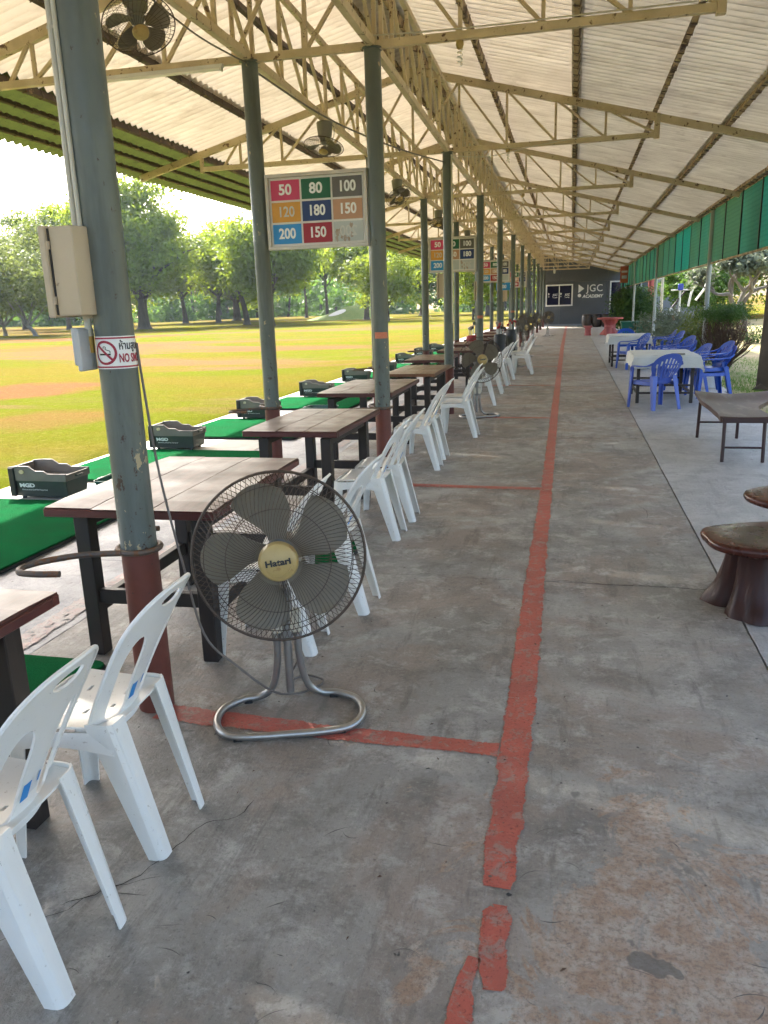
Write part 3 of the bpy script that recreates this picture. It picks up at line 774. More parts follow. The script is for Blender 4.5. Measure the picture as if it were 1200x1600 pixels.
hk = spline([(-.03, -.083, ZB), (-.10, -.10, ZB), (-.18, -.13, ZB), (-.26, -.20, ZB), (-.31, -.28, ZB), (-.29, -.345, ZB), (-.22, -.36, ZB), (-.12, -.345, ZB)], 6)
me_hook = MB().tube(hk, .0125, 8).mesh('bag_hook', M['iron'], smooth=True)
hk2 = spline([(-.05, .07, ZB - .01), (-.13, .12, ZB - .01), (-.20, .20, ZB - .01), (-.17, .29, ZB - .01), (-.08, .30, ZB - .01)], 6)
me_hook2 = MB().tube(hk2, .012, 8).mesh('bag_hook', M['iron'], smooth=True)
POSTS = {}
def post(x, y, label, group, hook):
    p = thing('steel_post', label, 'post', (x, y, 0), RND.uniform(-.1, .1), group)
    link('shaft', me_shaft, p); link('red_base', me_pbase, p)
    link('collar_ring', me_ring, p)
    if hook: link('bag_hook', me_hook, p); link('bag_hook', me_hook2, p)
    return p
for i, y in enumerate(PY):
    if i == 0: continue
    li = {1: 'grey-green steel post in front, bearing the no smoking sticker', 2: 'grey-green inner post right of the nearest numbered board'}.get(i, 'grey-green steel post, %s from the camera in the inner row' % ORD[i])
    p = post(INX[i], y, li, 'inner row of roof posts', i < 6); POSTS['i', i] = p
    if i >= 2:
        lo = {2: 'grey-green outer post left of the nearest numbered board'}.get(i, 'grey-green steel post, %s visible in the outer row beside the mats' % ORD[i-1])
        POSTS['o', i] = post(OUX[i], y, lo, 'outer row of roof posts', i < 5)
# small orange stickers
def wrap(r, a0, z):
    return lambda p: Vector(((r + p.z) * cos(a0 + p.x / r), (r + p.z) * sin(a0 + p.x / r), z + p.y))
def curved_patch(w, h, r, a0, z, mat, name, parent, dz=0.0012, n=24):
    f = wrap(r, a0, z)
    mb = MB().grid(lambda u, v: f(Vector(((u - .5) * w, (v - .5) * h, dz))), n, 1)
    return mb.build(name, mat, parent, smooth=True)
for i in (2, 4, 6):
    a = atan2(-PY[i], -INX[i]) + .1
    curved_patch(.13, .055, R_P, a - POSTS['i', i].rotation_euler.z, 1.36, M['orange_label'], 'orange_sticker', POSTS['i', i])
# no-smoking sticker on the nearest post
P1 = POSTS['i', 1]; P1.rotation_euler = (0, 0, 0)
A0 = atan2(-2.66, 1.66)
st = curved_patch(.30, .118, R_P, A0 + .62, 1.470, M['white_print'], 'no_smoking_sticker', P1, .0012, 40)
M['sign_red'] = pmat('sign_red_ink', (.36, .02, .05), (.30, .015, .04), 9, .45)
for zz in (1.522, 1.418): curved_patch(.30, .006, R_P, A0 + .62, zz, M['sign_red'], 'border_stripe', st, .002, 40)
f = wrap(R_P, A0 - .60, 1.470)
mb = MB(); vs = []; fs = []; n = 48
for k in range(n):
    w = 2 * pi * k / n
    vs += [f(Vector((.044 * cos(w), .044 * sin(w), .0022))), f(Vector((.035 * cos(w), .035 * sin(w), .0022)))]
for k in range(n): j = (k + 1) % n; fs.append((2*k, 2*j, 2*j+1, 2*k+1))
mb.add(vs, fs); mb.build('prohibition_ring', M['sign_red'], st)
mb = MB().grid(lambda u, v: f(Vector(((u - .5) * .058 - (v - .5) * .006, -(u - .5) * .058 - (v - .5) * .006, .0026))), 12, 1); mb.build('prohibition_bar', M['sign_red'], st)
mb = MB().grid(lambda u, v: f(Vector(((u - .5) * .046 - .002, (v - .5) * .006 - .006, .0020))), 10, 1); mb.build('cigarette', M['black'], st)
sm = spline([(.019, -.001, 0), (.019, .006, 0), (.010, .009, 0), (.002, .013, 0), (.004, .02, 0), (-.004, .022, 0), (-.006, .015, 0)], 5)
MB().tube([f(Vector((p.x, p.y, .0022))) for p in sm], .0013, 5).build('smoke_mark', M['black'], st)
link('thai_lettering', text_mesh('ห้ามสูบบุหรี่', .040, M['black'], .0008, .0004, sx=.72, xf=lambda p: wrap(R_P, A0 + 1.02, 1.493)(Vector((p.x, p.y, .0022 + p.z)))), st)
link('lettering', text_mesh('NO SMOKING', .043, M['sign_red'], .0012, .0004, sx=.56, xf=lambda p: wrap(R_P, A0 + 1.16, 1.448)(Vector((p.x, p.y, .0022 + p.z)))), st)

# conduits, fuse box and switch plate on the nearest post (all built where they hang)
cx, cy = P1.location.x, P1.location.y
mb = MB(); mb.tube(spline([(cx - .083, cy - .035, 3.6), (cx - .083, cy - .035, 2.4), (cx - .084, cy - .035, 1.52)], 4), .0135, 10)
cd = mb.build('conduit_pipe', M['conduit'], smooth=True)
tag(cd, 'thick cream conduit pipe running down the nearest post', 'pipe')
MB().tube([(cx - .084, cy - .035, 1.53), (cx - .084, cy - .035, 1.47)], [.015, .0125], 10).build('yellowed_end', M['yellowed'], cd, smooth=True)
for zz in (2.55, 1.60): MB().box((cx - .075, cy - .028, zz), (.045, .035, .012)).build('clamp', M['conduit'], cd, bevel=.002)
mb = MB(); mb.tube([(cx - .052, cy - .058, 3.6), (cx - .05, cy - .060, 1.88)], .0085, 8)
tag(mb.build('conduit_pipe', M['conduit'], smooth=True), 'thinner pale conduit beside the thick one on the nearest post', 'pipe')
mb = MB(); mb.tube(spline([(-1.588, 2.685, 1.50), (-1.580, 2.685, 1.35), (-1.545, 2.675, 1.0), (-1.475, 2.66, .64), (-1.40, 2.64, .35), (-1.29, 2.66, .22), (-1.16, 2.72, .08), (-1.10, 2.84, .012), (-1.03, 2.93, .008), (-1.03, 2.99, .008), (-1.12, 3.02, .008), (-1.17, 2.95, .02), (-1.10, 2.90, .16), (-1.085, 2.84, .30)], 6), .0048, 6)
tag(mb.build('power_cable', M['cable'], smooth=True), 'thin grey cable hanging from the nearest post to the big fan', 'cable')

me_fb = {}
def fuse_box(x, y, z, h, label, group=None, rz=0):
    b = thing('fuse_box', label, 'electrical box', (x, y, z), rz, group)
    MB().box((0, 0, h / 2), (.115, .12, h)).build('casing', M['beige_box'], b, bevel=.004)
    d = MB().box((-.08, -.004, h / 2), (.035, .14, h * 1.03)).build('door', M['beige_box'], b, bevel=.005)
    MB().box((-.059, .0, h * .5), (.010, .125, h * .97)).build('door_gasket', M['black'], b)
    for q in (.18, .8): MB().tube([(-.058, -.066, h * q - .014), (-.058, -.066, h * q + .014)], .006, 8).build('hinge', M['beige_box'], b)
    return b
fuse_box(-1.738, 2.595, 1.605, .305, 'beige fuse box with its door ajar on the nearest post', rz=-.25)
mb = MB(); mb.box((-1.765, 2.60, 1.495), (.02, .085, .135)); o = mb.build('switch_plate', M['grey_plate'], bevel=.004, rot=None)
tag(o, 'small light grey switch box below the nearest beige fuse box', 'switch box')
MB().box((-1.748, 2.60, 1.482), (.018, .10, .15)).build('back_plate', M['grey_plate'], o, bevel=.003)
fuse_box(-2.62, 16.45, 1.76, .48, 'beige fuse box hanging below the second numbered board')
fuse_box(-2.42, 21.2, 1.72, .48, 'small beige fuse box between the second and third numbered boards')
fuse_box(-2.46, 30.8, 1.70, .48, 'farthest small beige fuse box between the distant posts')

# ---------------------------------------------------------------- numbered boards between the post pairs
def board(x0, x1, y, z0, z1, grid, label):
    w = x1 - x0; h = z1 - z0; b = thing('distance_board', label, 'sign', ((x0 + x1) / 2, y, z0), 0, 'numbered distance boards')
    MB().box((0, .012, h / 2), (w - .02, .012, h - .02)).build('panel', M['sign_face'], b)
    for c, d in (((0, 0, .015), (w, .04, .03)), ((0, 0, h - .015), (w, .04, .03)), ((-w/2 + .015, 0.001, h / 2), (.03, .041, h - .06)), ((w/2 - .015, .001, h / 2), (.03, .041, h - .06))):
        MB().box(c, d).build('frame', M['sign_frame'], b, bevel=.003)
    iw, ih = w - .08, h - .085; cw, ch = iw / 3, ih / 3
    for r, row in enumerate(grid):
        for c, (txt, mk, ghost) in enumerate(row):
            if mk is None: continue
            x = -iw/2 + (c + .5) * cw; z = .042 + ih - (r + .5) * ch
            t = MB().box((0, 0, 0), (cw - .018, .004, ch - .018)).build('number_tile', M[mk], b, (x, .003, z))
            if txt:
                me = text_mesh(txt, ch * .66, M['white_print'] if not ghost else M['sign_ghost'], .004 * ch / .2 if not ghost else .002, .0008, sx=(.88 if len(txt) > 2 else 1.0) * (1 if ghost != 'm' else -1), xf=lambda p: Vector((p.x, -p.z, p.y)))
                link('number', me, t, (0, -.0035, 0))
            if ghost == 'm':
                rr = random.Random(int(y)); mb = MB(); vs = []; fs = []
                for q in range(9):
                    px = rr.uniform(-cw * .42, cw * .2); pz = rr.uniform(-ch * .35, ch * .3); n = 9; o = len(vs)
                    for k in range(n):
                        a = 2*pi*k/n; rad = rr.uniform(.008, .022)
                        vs.append((px + rad * cos(a), -.0030 - q * .0001, pz + rad * 1.7 * sin(a)))
                    fs.append(tuple(range(o, o + n)))
                mb.add(vs, fs).build('torn_patch', M['sign_torn'], t)['kind'] = 'stuff'
    return b
M['sign_ghost'] = pmat('faded_print', (.60, .61, .57), (.50, .50, .46), 30, .5)
M['sign_torn'] = pmat('torn_brown_patch', (.30, .22, .16), (.42, .36, .30), 30, .7)
T1 = [[('50', 's_pink', 0), ('80', 's_green', 0), ('100', 's_grey', 0)], [('120', 's_amber', 'g'), ('180', 's_navy', 0), ('150', 's_tan', 0)], [('200', 's_blue', 0), ('150', 's_red', 0), ('200', 's_pale', 'm')]]
T2 = [[('50', 's_pink', 0), ('80', 's_green', 0), ('100', 's_grey', 0)], [('120', 's_amber', 'g'), ('150', 's_tan', 0), ('180', 's_navy', 0)], [('200', 's_blue', 0), ('', 's_pale', 0), ('200', 's_pale', 'm')]]
T3 = [[('50', 's_pink', 0), ('80', 's_green', 0), ('100', 's_grey', 0)], [('120', 's_amber', 'g'), ('150', 's_tan', 0), ('180', 's_navy', 0)], [('200', 's_blue', 0), ('150', 's_red', 0), ('', 's_pale', 0)]]
board(-2.705, -1.765, 7.02, 2.135, 2.775, T1, 'nearest board of nine coloured numbered squares, hung between two posts')
board(-2.89, -1.91, 16.46, 2.26, 2.95, T2, 'second numbered board from the camera, partly hidden by a post')
board(-2.91, -1.95, 26.06, 2.28, 2.97, T3, 'third numbered board from the camera')
o = MB().box((0, 0, 0), (.44, .03, .22)).build('distance_plate', M['s_blue'], None, (-2.16, 26.04, 2.14)); tag(o, 'small blue plate reading 200 under the third numbered board', 'sign')
link('number', text_mesh('200', .15, M['white_print'], .003, .001, sx=.9, xf=lambda p: Vector((p.x, -p.z - .017, p.y))), o)
board(-2.91, -1.95, 35.66, 2.28, 2.97, T3, 'farthest numbered board among the distant posts')

# ---------------------------------------------------------------- lamps under the trusses
t = thing('tube_lamp', 'unlit white fluorescent tube under the truss left of the nearest board', 'lamp', (-3.6, 7.0, 3.655))
MB().tube([(-.55, 0, 0), (.55, 0, 0)], .014, 10).build('tube', M['tube_glass'], t, smooth=True)
MB().box((0, .012, .026), (1.16, .035, .03)).build('batten', M['white_metal'], t, bevel=.003)
for s in (-1, 1): MB().box((s * .565, 0, 0), (.02, .03, .045)).build('holder', M['white_metal'], t, bevel=.003)
def cfl(x, y, z, label):
    b = thing('spiral_bulb', label, 'light bulb', (x, y, z), 0, 'bulbs hanging from the trusses')
    MB().lathe([(.0, 0), (.030, 0), (.034, -.03), (.024, -.055), (.02, -.06)], 14).build('socket', M['fan_hub'], b, smooth=True)
    pts = [(.018 * cos(k * .7), .018 * sin(k * .7), -.065 - .004 * k) for k in range(30)]
    MB().tube(pts, .0065, 6).build('spiral', M['tube_glass'], b, smooth=True)
cfl(-.955, 7.05, 3.685, 'white spiral bulb hanging from the nearest visible truss')
cfl(-.93, 11.8, 3.685, 'small spiral bulb under the second truss'); cfl(-1.0, 16.5, 3.685, 'small spiral bulb under the third truss')

# loose wiring under the roof
def wire(pts, r, label):
    tag(MB().tube(spline(pts, 8), r, 6).build('roof_cable', M['cable' if r > .0065 else 'conduit'], smooth=True), label, 'cable', 'loose cables under the roof')
wire([(-2.80, 7.1, 3.66), (-2.5, 8.4, 3.50), (-2.1, 10.0, 3.46), (-1.80, 11.72, 3.56)], .009, 'thick cable sagging from the outer post to the third inner post head')
wire([(-1.72, 7.0, 3.78), (-.9, 7.02, 3.765), (.3, 7.02, 3.768), (.95, 7.02, 3.77)], .006, 'thin cable clipped along the nearest visible truss')
wire([(-2.85, 5.2, 3.70), (-2.83, 6.1, 3.64), (-2.80, 7.0, 3.68)], .007, 'short cable leading to the top left hanging fan')
wire([(-1.80, 11.75, 3.66), (-1.2, 11.76, 3.60), (-.5, 11.76, 3.70), (.2, 11.76, 3.765)], .006, 'thin drooping cable along the second truss')
mb = MB(); mb.tube([(-1.715, 11.74, 3.66), (-1.712, 11.735, 2.2), (-1.712, 11.73, 1.35)], .012, 8)
tag(mb.build('conduit_pipe', M['conduit'], smooth=True), 'cream conduit pipe running down the third inner post', 'pipe')
# ---------------------------------------------------------------- wooden bay tables
def table(x0, x1, y0, y1, label, brown=False, z=.77, seed=0, skew=0.0, cuts=None):
    r = random.Random(seed); w = x1 - x0; l = y1 - y0
    t = thing('wooden_table', label, 'table', ((x0 + x1) / 2, (y0 + y1) / 2, 0), skew, 'wooden tables along the bays')
    cuts = cuts or [0, .31, .62, 1.0]
    pm = M['plank_brown'] if brown else M['plank']; em = M['edge_brown'] if brown else M['edge_red']
    th = .036
    for a, b in zip(cuts, cuts[1:]):
        px0 = -w/2 + a * w + .003; px1 = -w/2 + b * w - .003; e0 = r.uniform(-.012, .012); e1 = r.uniform(-.012, .012)
        n = 8; vs = []; fs = []
        wig = [r.uniform(-.002, .002) for _ in range(n + 1)]
        for i in range(n + 1):
            yy = -l/2 + e0 + (l + e1 - e0) * i / n
            dz = -.006 * (1 if i in (0, n) else 0)
            vs += [(px0 + wig[i], yy, z + dz), (px1 + wig[i], yy, z + dz), (px1 + wig[i], yy, z - .012), (px0 + wig[i], yy, z - .012)]
        for i in range(n):
            o = 4 * i
            fs += [(o, o+1, o+5, o+4), (o+1, o+2, o+6, o+5), (o+3, o, o+4, o+7), (o+2, o+3, o+7, o+6)]
        fs += [(3, 2, 1, 0), (4*n, 4*n+1, 4*n+2, 4*n+3)]
        MB().add(vs, fs).build('plank', pm, t)
    # painted edge boards under the planks' rim
    for c, d in (((0, -l/2 + .016, z - .012 - th/2), (w, .035, th)), ((0, l/2 - .016, z - .012 - th/2), (w, .035, th)), ((-w/2 + .016, 0, z - .012 - th/2 - .001), (.034, l - .067, th - .002)), ((w/2 - .016, 0, z - .012 - th/2 - .001), (.034, l - .067, th - .002))):
        MB().box(c, d).build('edge_board', em, t, bevel=.004)
    ix, iy = w/2 - .12, l/2 - .13; zt = z - .07
    for sx in (-1, 1):
        for sy in (-1, 1): MB().box((sx * ix, sy * iy, zt / 2), (.075, .075, zt)).build('leg', M['dark_wood'], t, bevel=.004)
        MB().box((sx * ix, 0, .24), (.045, 2 * iy - .076, .07)).build('stretcher', M['dark_wood'], t, bevel=.004)
        MB().box((sx * ix, 0, zt - .03), (.04, 2 * iy - .076, .055)).build('rail', M['dark_wood'], t, bevel=.003)
    for sy in (-1, 1): MB().box((0, sy * (iy), .30), (2 * ix - .076, .04, .07)).build('stretcher', M['dark_wood'], t, bevel=.004)
    return t
table(-2.45, -1.55, .60, 2.0, 'dark wooden table at the left edge beside the nearest white chairs', seed=1)
table(-2.34, -1.51, 2.98, 4.22, 'wide dark red wooden table behind the big fan', seed=2, skew=.03, cuts=[0, .29, .64, 1])
table(-2.30, -1.58, 5.20, 6.46, 'dark red wooden table, second beyond the big fan', seed=3, cuts=[0, .36, .66, 1], skew=-.01)
table(-2.54, -1.75, 7.68, 9.22, 'dark red wooden table just beyond the inner post at the nearest board', seed=4, cuts=[0, .3, .7, 1])
table(-2.36, -1.69, 9.95, 11.48, 'yellowish brown wooden table in front of the second floor fan', True, seed=5)
table(-2.62, -1.95, 12.5, 14.0, 'dark wooden table just behind the second floor fan', seed=6)
table(-2.50, -1.80, 15.0, 16.2, 'dark wooden table under the second numbered board', seed=7)
table(-2.60, -1.95, 17.4, 18.9, 'dark red wooden table beyond the second numbered board', seed=8)
table(-2.60, -1.95, 19.7, 21.0, 'wooden table with golf bags standing beside it', seed=9)
table(-2.65, -2.0, 22.2, 23.6, 'small far wooden table beyond the golf bags', seed=10)
table(-2.65, -2.0, 24.4, 25.8, 'far wooden table before the third numbered board', seed=11)
table(-2.65, -2.0, 27.2, 28.6, 'farthest visible wooden table beyond the third numbered board', seed=12)

# ---------------------------------------------------------------- white plastic chairs (seat towards -x)
def sm(a, b, x):
    t = max(0, min(1, (x - a) / (b - a))); return t * t * (3 - 2 * t)
def make_white_chair():
    t = thing('white_chair', 'x', 'chair', (0, 0, 0), 0, 'white plastic chairs along the tables')
    # backrest: u across (-1..1), v up
    def hw(v): return .158 + .018 * sin(pi * min(1, max(0, v)) * .8) - .0 * v
    def bpos(u, v):
        w = hw(v); x = .085 + .21 * (max(0, v) ** 1.15) + .05 * min(0, v) - .048 * u * u * (1 - .25 * v)
        return Vector((x, u * w, .425 + .425 * v))
    def bfld(u, v):
        e = 1e9
        if v > .62: e = 1 - (abs(u) ** 2.6 + ((v - .62) / .38) ** 2.4)
        e = min(e, 1 - abs(u))
        d = ((u / .34) ** 2 + ((v - .885) / .048) ** 2) - 1; e = min(e, d * .3)
        for s in (-1, 1):
            uu = (u - s * .49)
            if v > .42: d = (abs(uu / .235) ** 2.2 + (max(0, v - .42) / .24) ** 2.2) - 1
            elif v < .10: d = (abs(uu / .235) ** 2.6 + ((.10 - v) / .08) ** 2.6) - 1
            else: d = abs(uu / .235) - 1
            e = min(e, d * .3)
        return e
    MB().clip(bpos, bfld, -1, 1, -.09, 1.0, 34, 44).solid(.007).build('backrest', M['white_plastic'], t, smooth=True, sharp=40)
    # raised rim along the rails
    rim = []
    for k in range(41):
        a = -pi/2 + pi * k / 40 * 1.0
    rp = [bpos(-1, v / 12 * .62) for v in range(0, 13)]
    top = []
    for k in range(1, 24):
        w = pi * k / 24; c = cos(w); uu = -abs(c) ** (2/2.6) * (1 if c > 0 else -1); vv = .62 + .38 * abs(sin(w)) ** (2/2.4)
        top.append(bpos(uu, vv))
    rp = rp + top + [bpos(1, v / 12 * .62) for v in range(12, -1, -1)]
    MB().tube([p + Vector((.004, 0, 0)) for p in rp], .0065, 6).build('back_rim', M['white_plastic'], t, smooth=True)
    # seat
    def spos(u, v):
        x = -.225 + .34 * u; w = .198 - .04 * u
        z = .432 - .014 * sin(pi * u) * (1 - v * v) - .022 * sm(.12, 0, u) + .01 * abs(v) ** 3
        return Vector((x, v * w, z))
    def sfld(u, v):
        e = 1 - abs(v)
        if u < .2: e = min(e, 1 - (abs(v) ** 4 + ((.2 - u) / .2) ** 3))
        for (a, b) in ((.35, -.5), (.35, 0), (.35, .5), (.55, -.25), (.55, .25), (.75, -.5), (.75, 0), (.75, .5)):
            d = ((v - b) / .16) ** 2 + ((u - a) / .018) ** 2 - 1; e = min(e, d * .3)
        return e
    MB().clip(spos, sfld, 0, 1.0, -1, 1, 30, 30).solid(.006).build('seat', M['white_plastic'], t, smooth=True, sharp=40)
    # apron: skirt hanging round the seat
    path = [(.115, .158), (-.05, .178), (-.17, .19), (-.205, .182), (-.222, .15), (-.225, 0), (-.222, -.15), (-.205, -.182), (-.17, -.19), (-.05, -.178), (.115, -.158)]
    P = spline([(a, b, 0) for a, b in path], 4); n = len(P) - 1
    def apos(u, v):
        p = P[min(n, int(round(u * n)))]; o = p.normalized() * (.008 * v)
        arch = .028 * sin(pi * min(1, max(0, (p.x + .225) / .34))) if abs(p.y) > .15 else .012
        return Vector((p.x + o.x, p.y + o.y, .428 - v * (.072 - arch)))
    MB().grid(apos, n, 3).solid(.006).build('apron', M['white_plastic'], t, smooth=True)
    # legs: tapering rounded angle section
    def leg(top, bot, sx, sy, w0, w1, d0, d1, bulge=.012):
        def pos(u, v):
            c = Vector(top).lerp(Vector(bot), v); a = w0 + (w1 - w0) * v; b = d0 + (d1 - d0) * v
            q = bulge
            if u < .42: k = u / .42; off = Vector((sx * a * (1 - k) * -1, 0, 0)) + Vector((0, 0, 0)); off.y = -sy * q * 1.0 * k ** 6
            elif u > .58: k = (u - .58) / .42; off = Vector((-sx * q * (1 - k) ** 6, -sy * b * k, 0))
            else:
                k = (u - .42) / .16; off = Vector((-sx * q * k, -sy * q * (1 - k), 0)) * 1.0
            return c + off
        return MB().grid(pos, 14, 8).solid(.006)
    for s in (-1, 1):
        leg((-.212, s * .186, .425), (-.236, s * .205, 0), -1, s, .062, .036, .06, .036).build('leg', M['white_plastic'], t, smooth=True, sharp=40)
        leg((.122, s * .168, .455), (.232, s * .150, 0), 1, s, .085, .05, .07, .046, .016).build('leg', M['white_plastic'], t, smooth=True, sharp=40)
    # label on the splat
    def lab(u0, u1, v0, v1, mk, nm, off=.0055):
        def pos(u, v):
            p = bpos(u0 + (u1-u0)*u, v0 + (v1-v0)*v); return p + Vector((off, 0, off * .35))
        MB().grid(pos, 4, 4).build(nm, M[mk], t, smooth=True)
    lab(-.19, -.02, .10, .22, 'sticker_blue', 'blue_label'); lab(-.02, .19, .12, .23, 'clear_label', 'pale_label'); lab(.12, .17, .17, .24, 'sticker_blue', 'blue_label', .0065)
    return t
WC = make_white_chair(); used = [False]
def white_chair(x, y, rz, label):
    if not used[0]:
        used[0] = True; WC.location = (x, y, 0); WC.rotation_euler = (0, 0, rz); WC['label'] = label; return WC
    return dup(WC, (x, y, 0), rz, label)
white_chair(-1.365, 1.405, .02, 'white plastic chair cut by the left edge, nearest of all')
white_chair(-1.385, 1.925, .03, 'white plastic chair with blue label, in front of the sticker post')
white_chair(-1.38, 3.36, .05, 'white plastic chair mostly hidden behind the big fan')
white_chair(-1.25, 3.91, -.02, 'white plastic chair showing just right of the big fan')
white_chair(-1.37, 5.27, .0, 'white chair beside the second table, first of that pair')
white_chair(-1.36, 5.76, .06, 'white chair beside the second table, second of that pair')
white_chair(-1.48, 7.70, .02, 'white chair right of the nearest board post, nearer of the pair there')
white_chair(-1.50, 8.26, -.03, 'white chair right of the nearest board post, farther of the pair there')
white_chair(-1.33, 9.72, .0, 'white chair in front of the second floor fan, showing its seat sideways')
white_chair(-1.42, 10.35, .05, 'white chair tucked against the second floor fan')
white_chair(-1.40, 12.9, .1, 'white chair directly behind the second floor fan')
white_chair(-1.42, 14.6, .0, 'second white chair beyond the second floor fan')
white_chair(-1.42, 16.1, -.1, 'third white chair beyond the second floor fan')
white_chair(-1.40, 17.4, .05, 'fourth white chair beyond the second floor fan')
white_chair(-1.06, 18.7, -.05, 'far white chair standing out into the walkway')
white_chair(-1.22, 20.2, .05, 'farthest white chair, beside the third floor fan')

# ---------------------------------------------------------------- fans
def guard(R, depth, r0, n, wr, spiral=.35, rings=(.45, .8), side=1):
    mb = MB()
    for k in range(n):
        a = 2 * pi * k / n; pts = []
        for i in range(7):
            q = i / 6; rr = r0 + (R - r0) * q; zz = depth * (1 - (rr / R) ** 3.2); w = a + spiral * (1 - q) * side
            pts.append((rr * cos(w), -side * zz, rr * sin(w)))
        mb.tube(pts, wr, 3, caps=False)
    for q in rings:
        rr = r0 + (R - r0) * q; zz = depth * (1 - (rr / R) ** 3.2)
        mb.tube([(rr * cos(2*pi*k/48), -side * zz, rr * sin(2*pi*k/48)) for k in range(48)], wr * 1.15, 4, closed=True)
    return mb
def blade(R, r0, w, tw=.45):
    def pos(u, v):
        rr = r0 + (R - r0) * v; half = w * (.34 + .66 * sm(0, .75, v)) * (1 - .0 * v)
        a = (u - .5) * 2 * half / max(rr, .05) + .30 * v
        d = (u - .5) * 2 * half
        cut = R * (1 - .09 * (2 * u - .9) ** 2) if v > .999 else rr
        return Vector((cut * cos(a), d * tw * (1 - .35 * v) + .03 * (1 - v), cut * sin(a)))
    return MB().grid(pos, 8, 8).solid(.0035)
def fan_head(t, R, c, m, hubtxt=True, wires=96, wr=.0014):
    """cage, blades, hub and motor; local front is -y before matrix m; c = centre"""
    X = Matrix.Translation(c) @ m.to_4x4()
    dp = R * .27
    g = guard(R, dp, R * .27, wires, wr).xf(X).build('front_guard', M['fan_wire'], t)
    guard(R, dp, R * .27, wires, wr, side=-1).xf(X).build('rear_guard', M['fan_wire'], t)
    MB().tube([(R * cos(2*pi*k/64), 0, R * sin(2*pi*k/64)) for k in range(64)], R * .017, 8, closed=True).xf(X).build('rim', M['fan_wire'], t, smooth=True)
    for k in range(5):
        b = blade(R * .90, R * .20, R * .325).xf(X @ Matrix.Rotation(2 * pi * k / 5 - .37, 4, 'Y'))
        b.build('blade', M['fan_blade'], t, smooth=True, sharp=50)
    mr = Matrix.Rotation(pi/2, 3, 'X')
    h = MB().lathe([(R * .23, 0), (R * .23, R * .05), (R * .21, R * .10), (R * .15, R * .14), (0.0001, R * .155)], 32, (0, -dp * .78, 0), mr).xf(X).build('hub_cap', M['fan_hub'], t, smooth=True, sharp=30)
    if hubtxt:
        me = text_mesh('Hatari', R * .10, M['black'], R * .004, .0008, sx=1.15, xf=lambda p: X @ (Matrix.Rotation(-.12, 3, 'Y') @ Vector((p.x, -dp * .78 - R * .152 - p.z, p.y + R * .01))))
        link('lettering', me, h)
        MB().tube([X @ Vector((R * .15 * cos(w), -dp * .78 - R * .143, R * .15 * sin(w))) for w in [pi + .3 + k * (pi - .6) / 20 for k in range(21)]], R * .006, 5).build('moulded_arc', M['fan_hub'], h)
    MB().lathe([(R * .06, -.005), (R * .20, 0.0), (R * .23, R * .06), (R * .23, R * .34), (R * .19, R * .44), (R * .06, R * .47)], 24, (0, dp * .55 + R * .47, 0), mr).xf(X).build('motor', M['fan_grey'], t, smooth=True)
def pedestal_fan(x, y, rz, label, zc=.705, R=.324, tilt=.10, wires=96, wr=.0014, mast=None, base='loop'):
    t = thing('floor_fan', label, 'fan', (x, y, 0), rz, 'large floor fans along the walkway')
    hz = zc if mast is None else mast
    fan_head(t, R, Vector((0, -.10, hz)), Matrix.Rotation(-tilt, 3, 'X'), wires=wires, wr=wr)
    MB().tube([(0, .09, .05), (0, .09, hz - .1)], .017, 12).build('pole', M['chrome'], t, smooth=True)
    MB().lathe([(.026, .30), (.028, .31), (.028, .50), (.024, .51)], 16, (0, .09, 0)).build('pole_sleeve', M['fan_grey'], t, smooth=True)
    MB().box((0, .075, hz - .09), (.07, .09, .10)).build('tilt_joint', M['fan_grey'], t, bevel=.012)
    mb = MB().box((0, .09, .37), (.125, .045, .10)); mb.build('clamp_block', M['conduit'], t, bevel=.01)
    loop = spline([(-.045, .09, .36), (-.046, .092, .20), (-.075, .105, .07), (-.13, .12, .022), (-.20, .11, .018), (-.275, .04, .018), (-.292, -.07, .018), (-.25, -.165, .018), (-.16, -.195, .018), (0, -.20, .018), (.16, -.195, .018), (.25, -.165, .018), (.292, -.07, .018), (.275, .04, .018), (.20, .11, .018), (.13, .12, .022), (.075, .105, .07), (.046, .092, .20), (.045, .09, .36)], 7)
    b = MB().tube(loop, .0155, 12).build('base_loop', M['chrome'], t, smooth=True)
    for p in ((-.2, -.185), (.2, -.185), (-.18, .115), (.18, .115)): MB().box((p[0], p[1], .006), (.034, .03, .016)).build('rubber_foot', M['rubber'], b, bevel=.003)
    return t
fdir = atan2(1.09, 2.68)
pedestal_fan(-1.075, 2.70, .33, 'big floor fan with cream hub in front of the nearest wooden table')
pedestal_fan(-1.30, 11.5, .42, 'second floor fan with grey blades beside the yellowish table', zc=.83, wires=60, wr=.0018)
pedestal_fan(-1.30, 21.0, 1.15, 'third floor fan turned sideways behind the far white chairs', zc=.98, wires=40, wr=.0028)
pedestal_fan(-1.42, 25.0, .35, 'fourth floor fan overlapping the third in the distance', zc=1.0, wires=36, wr=.003)
pedestal_fan(-1.34, 31.0, .9, 'fifth floor fan far down the walkway', zc=.95, wires=30, wr=.004)
pedestal_fan(-1.12, 40.2, .2, 'last floor fan before the grey end wall', zc=.9, wires=28, wr=.005)
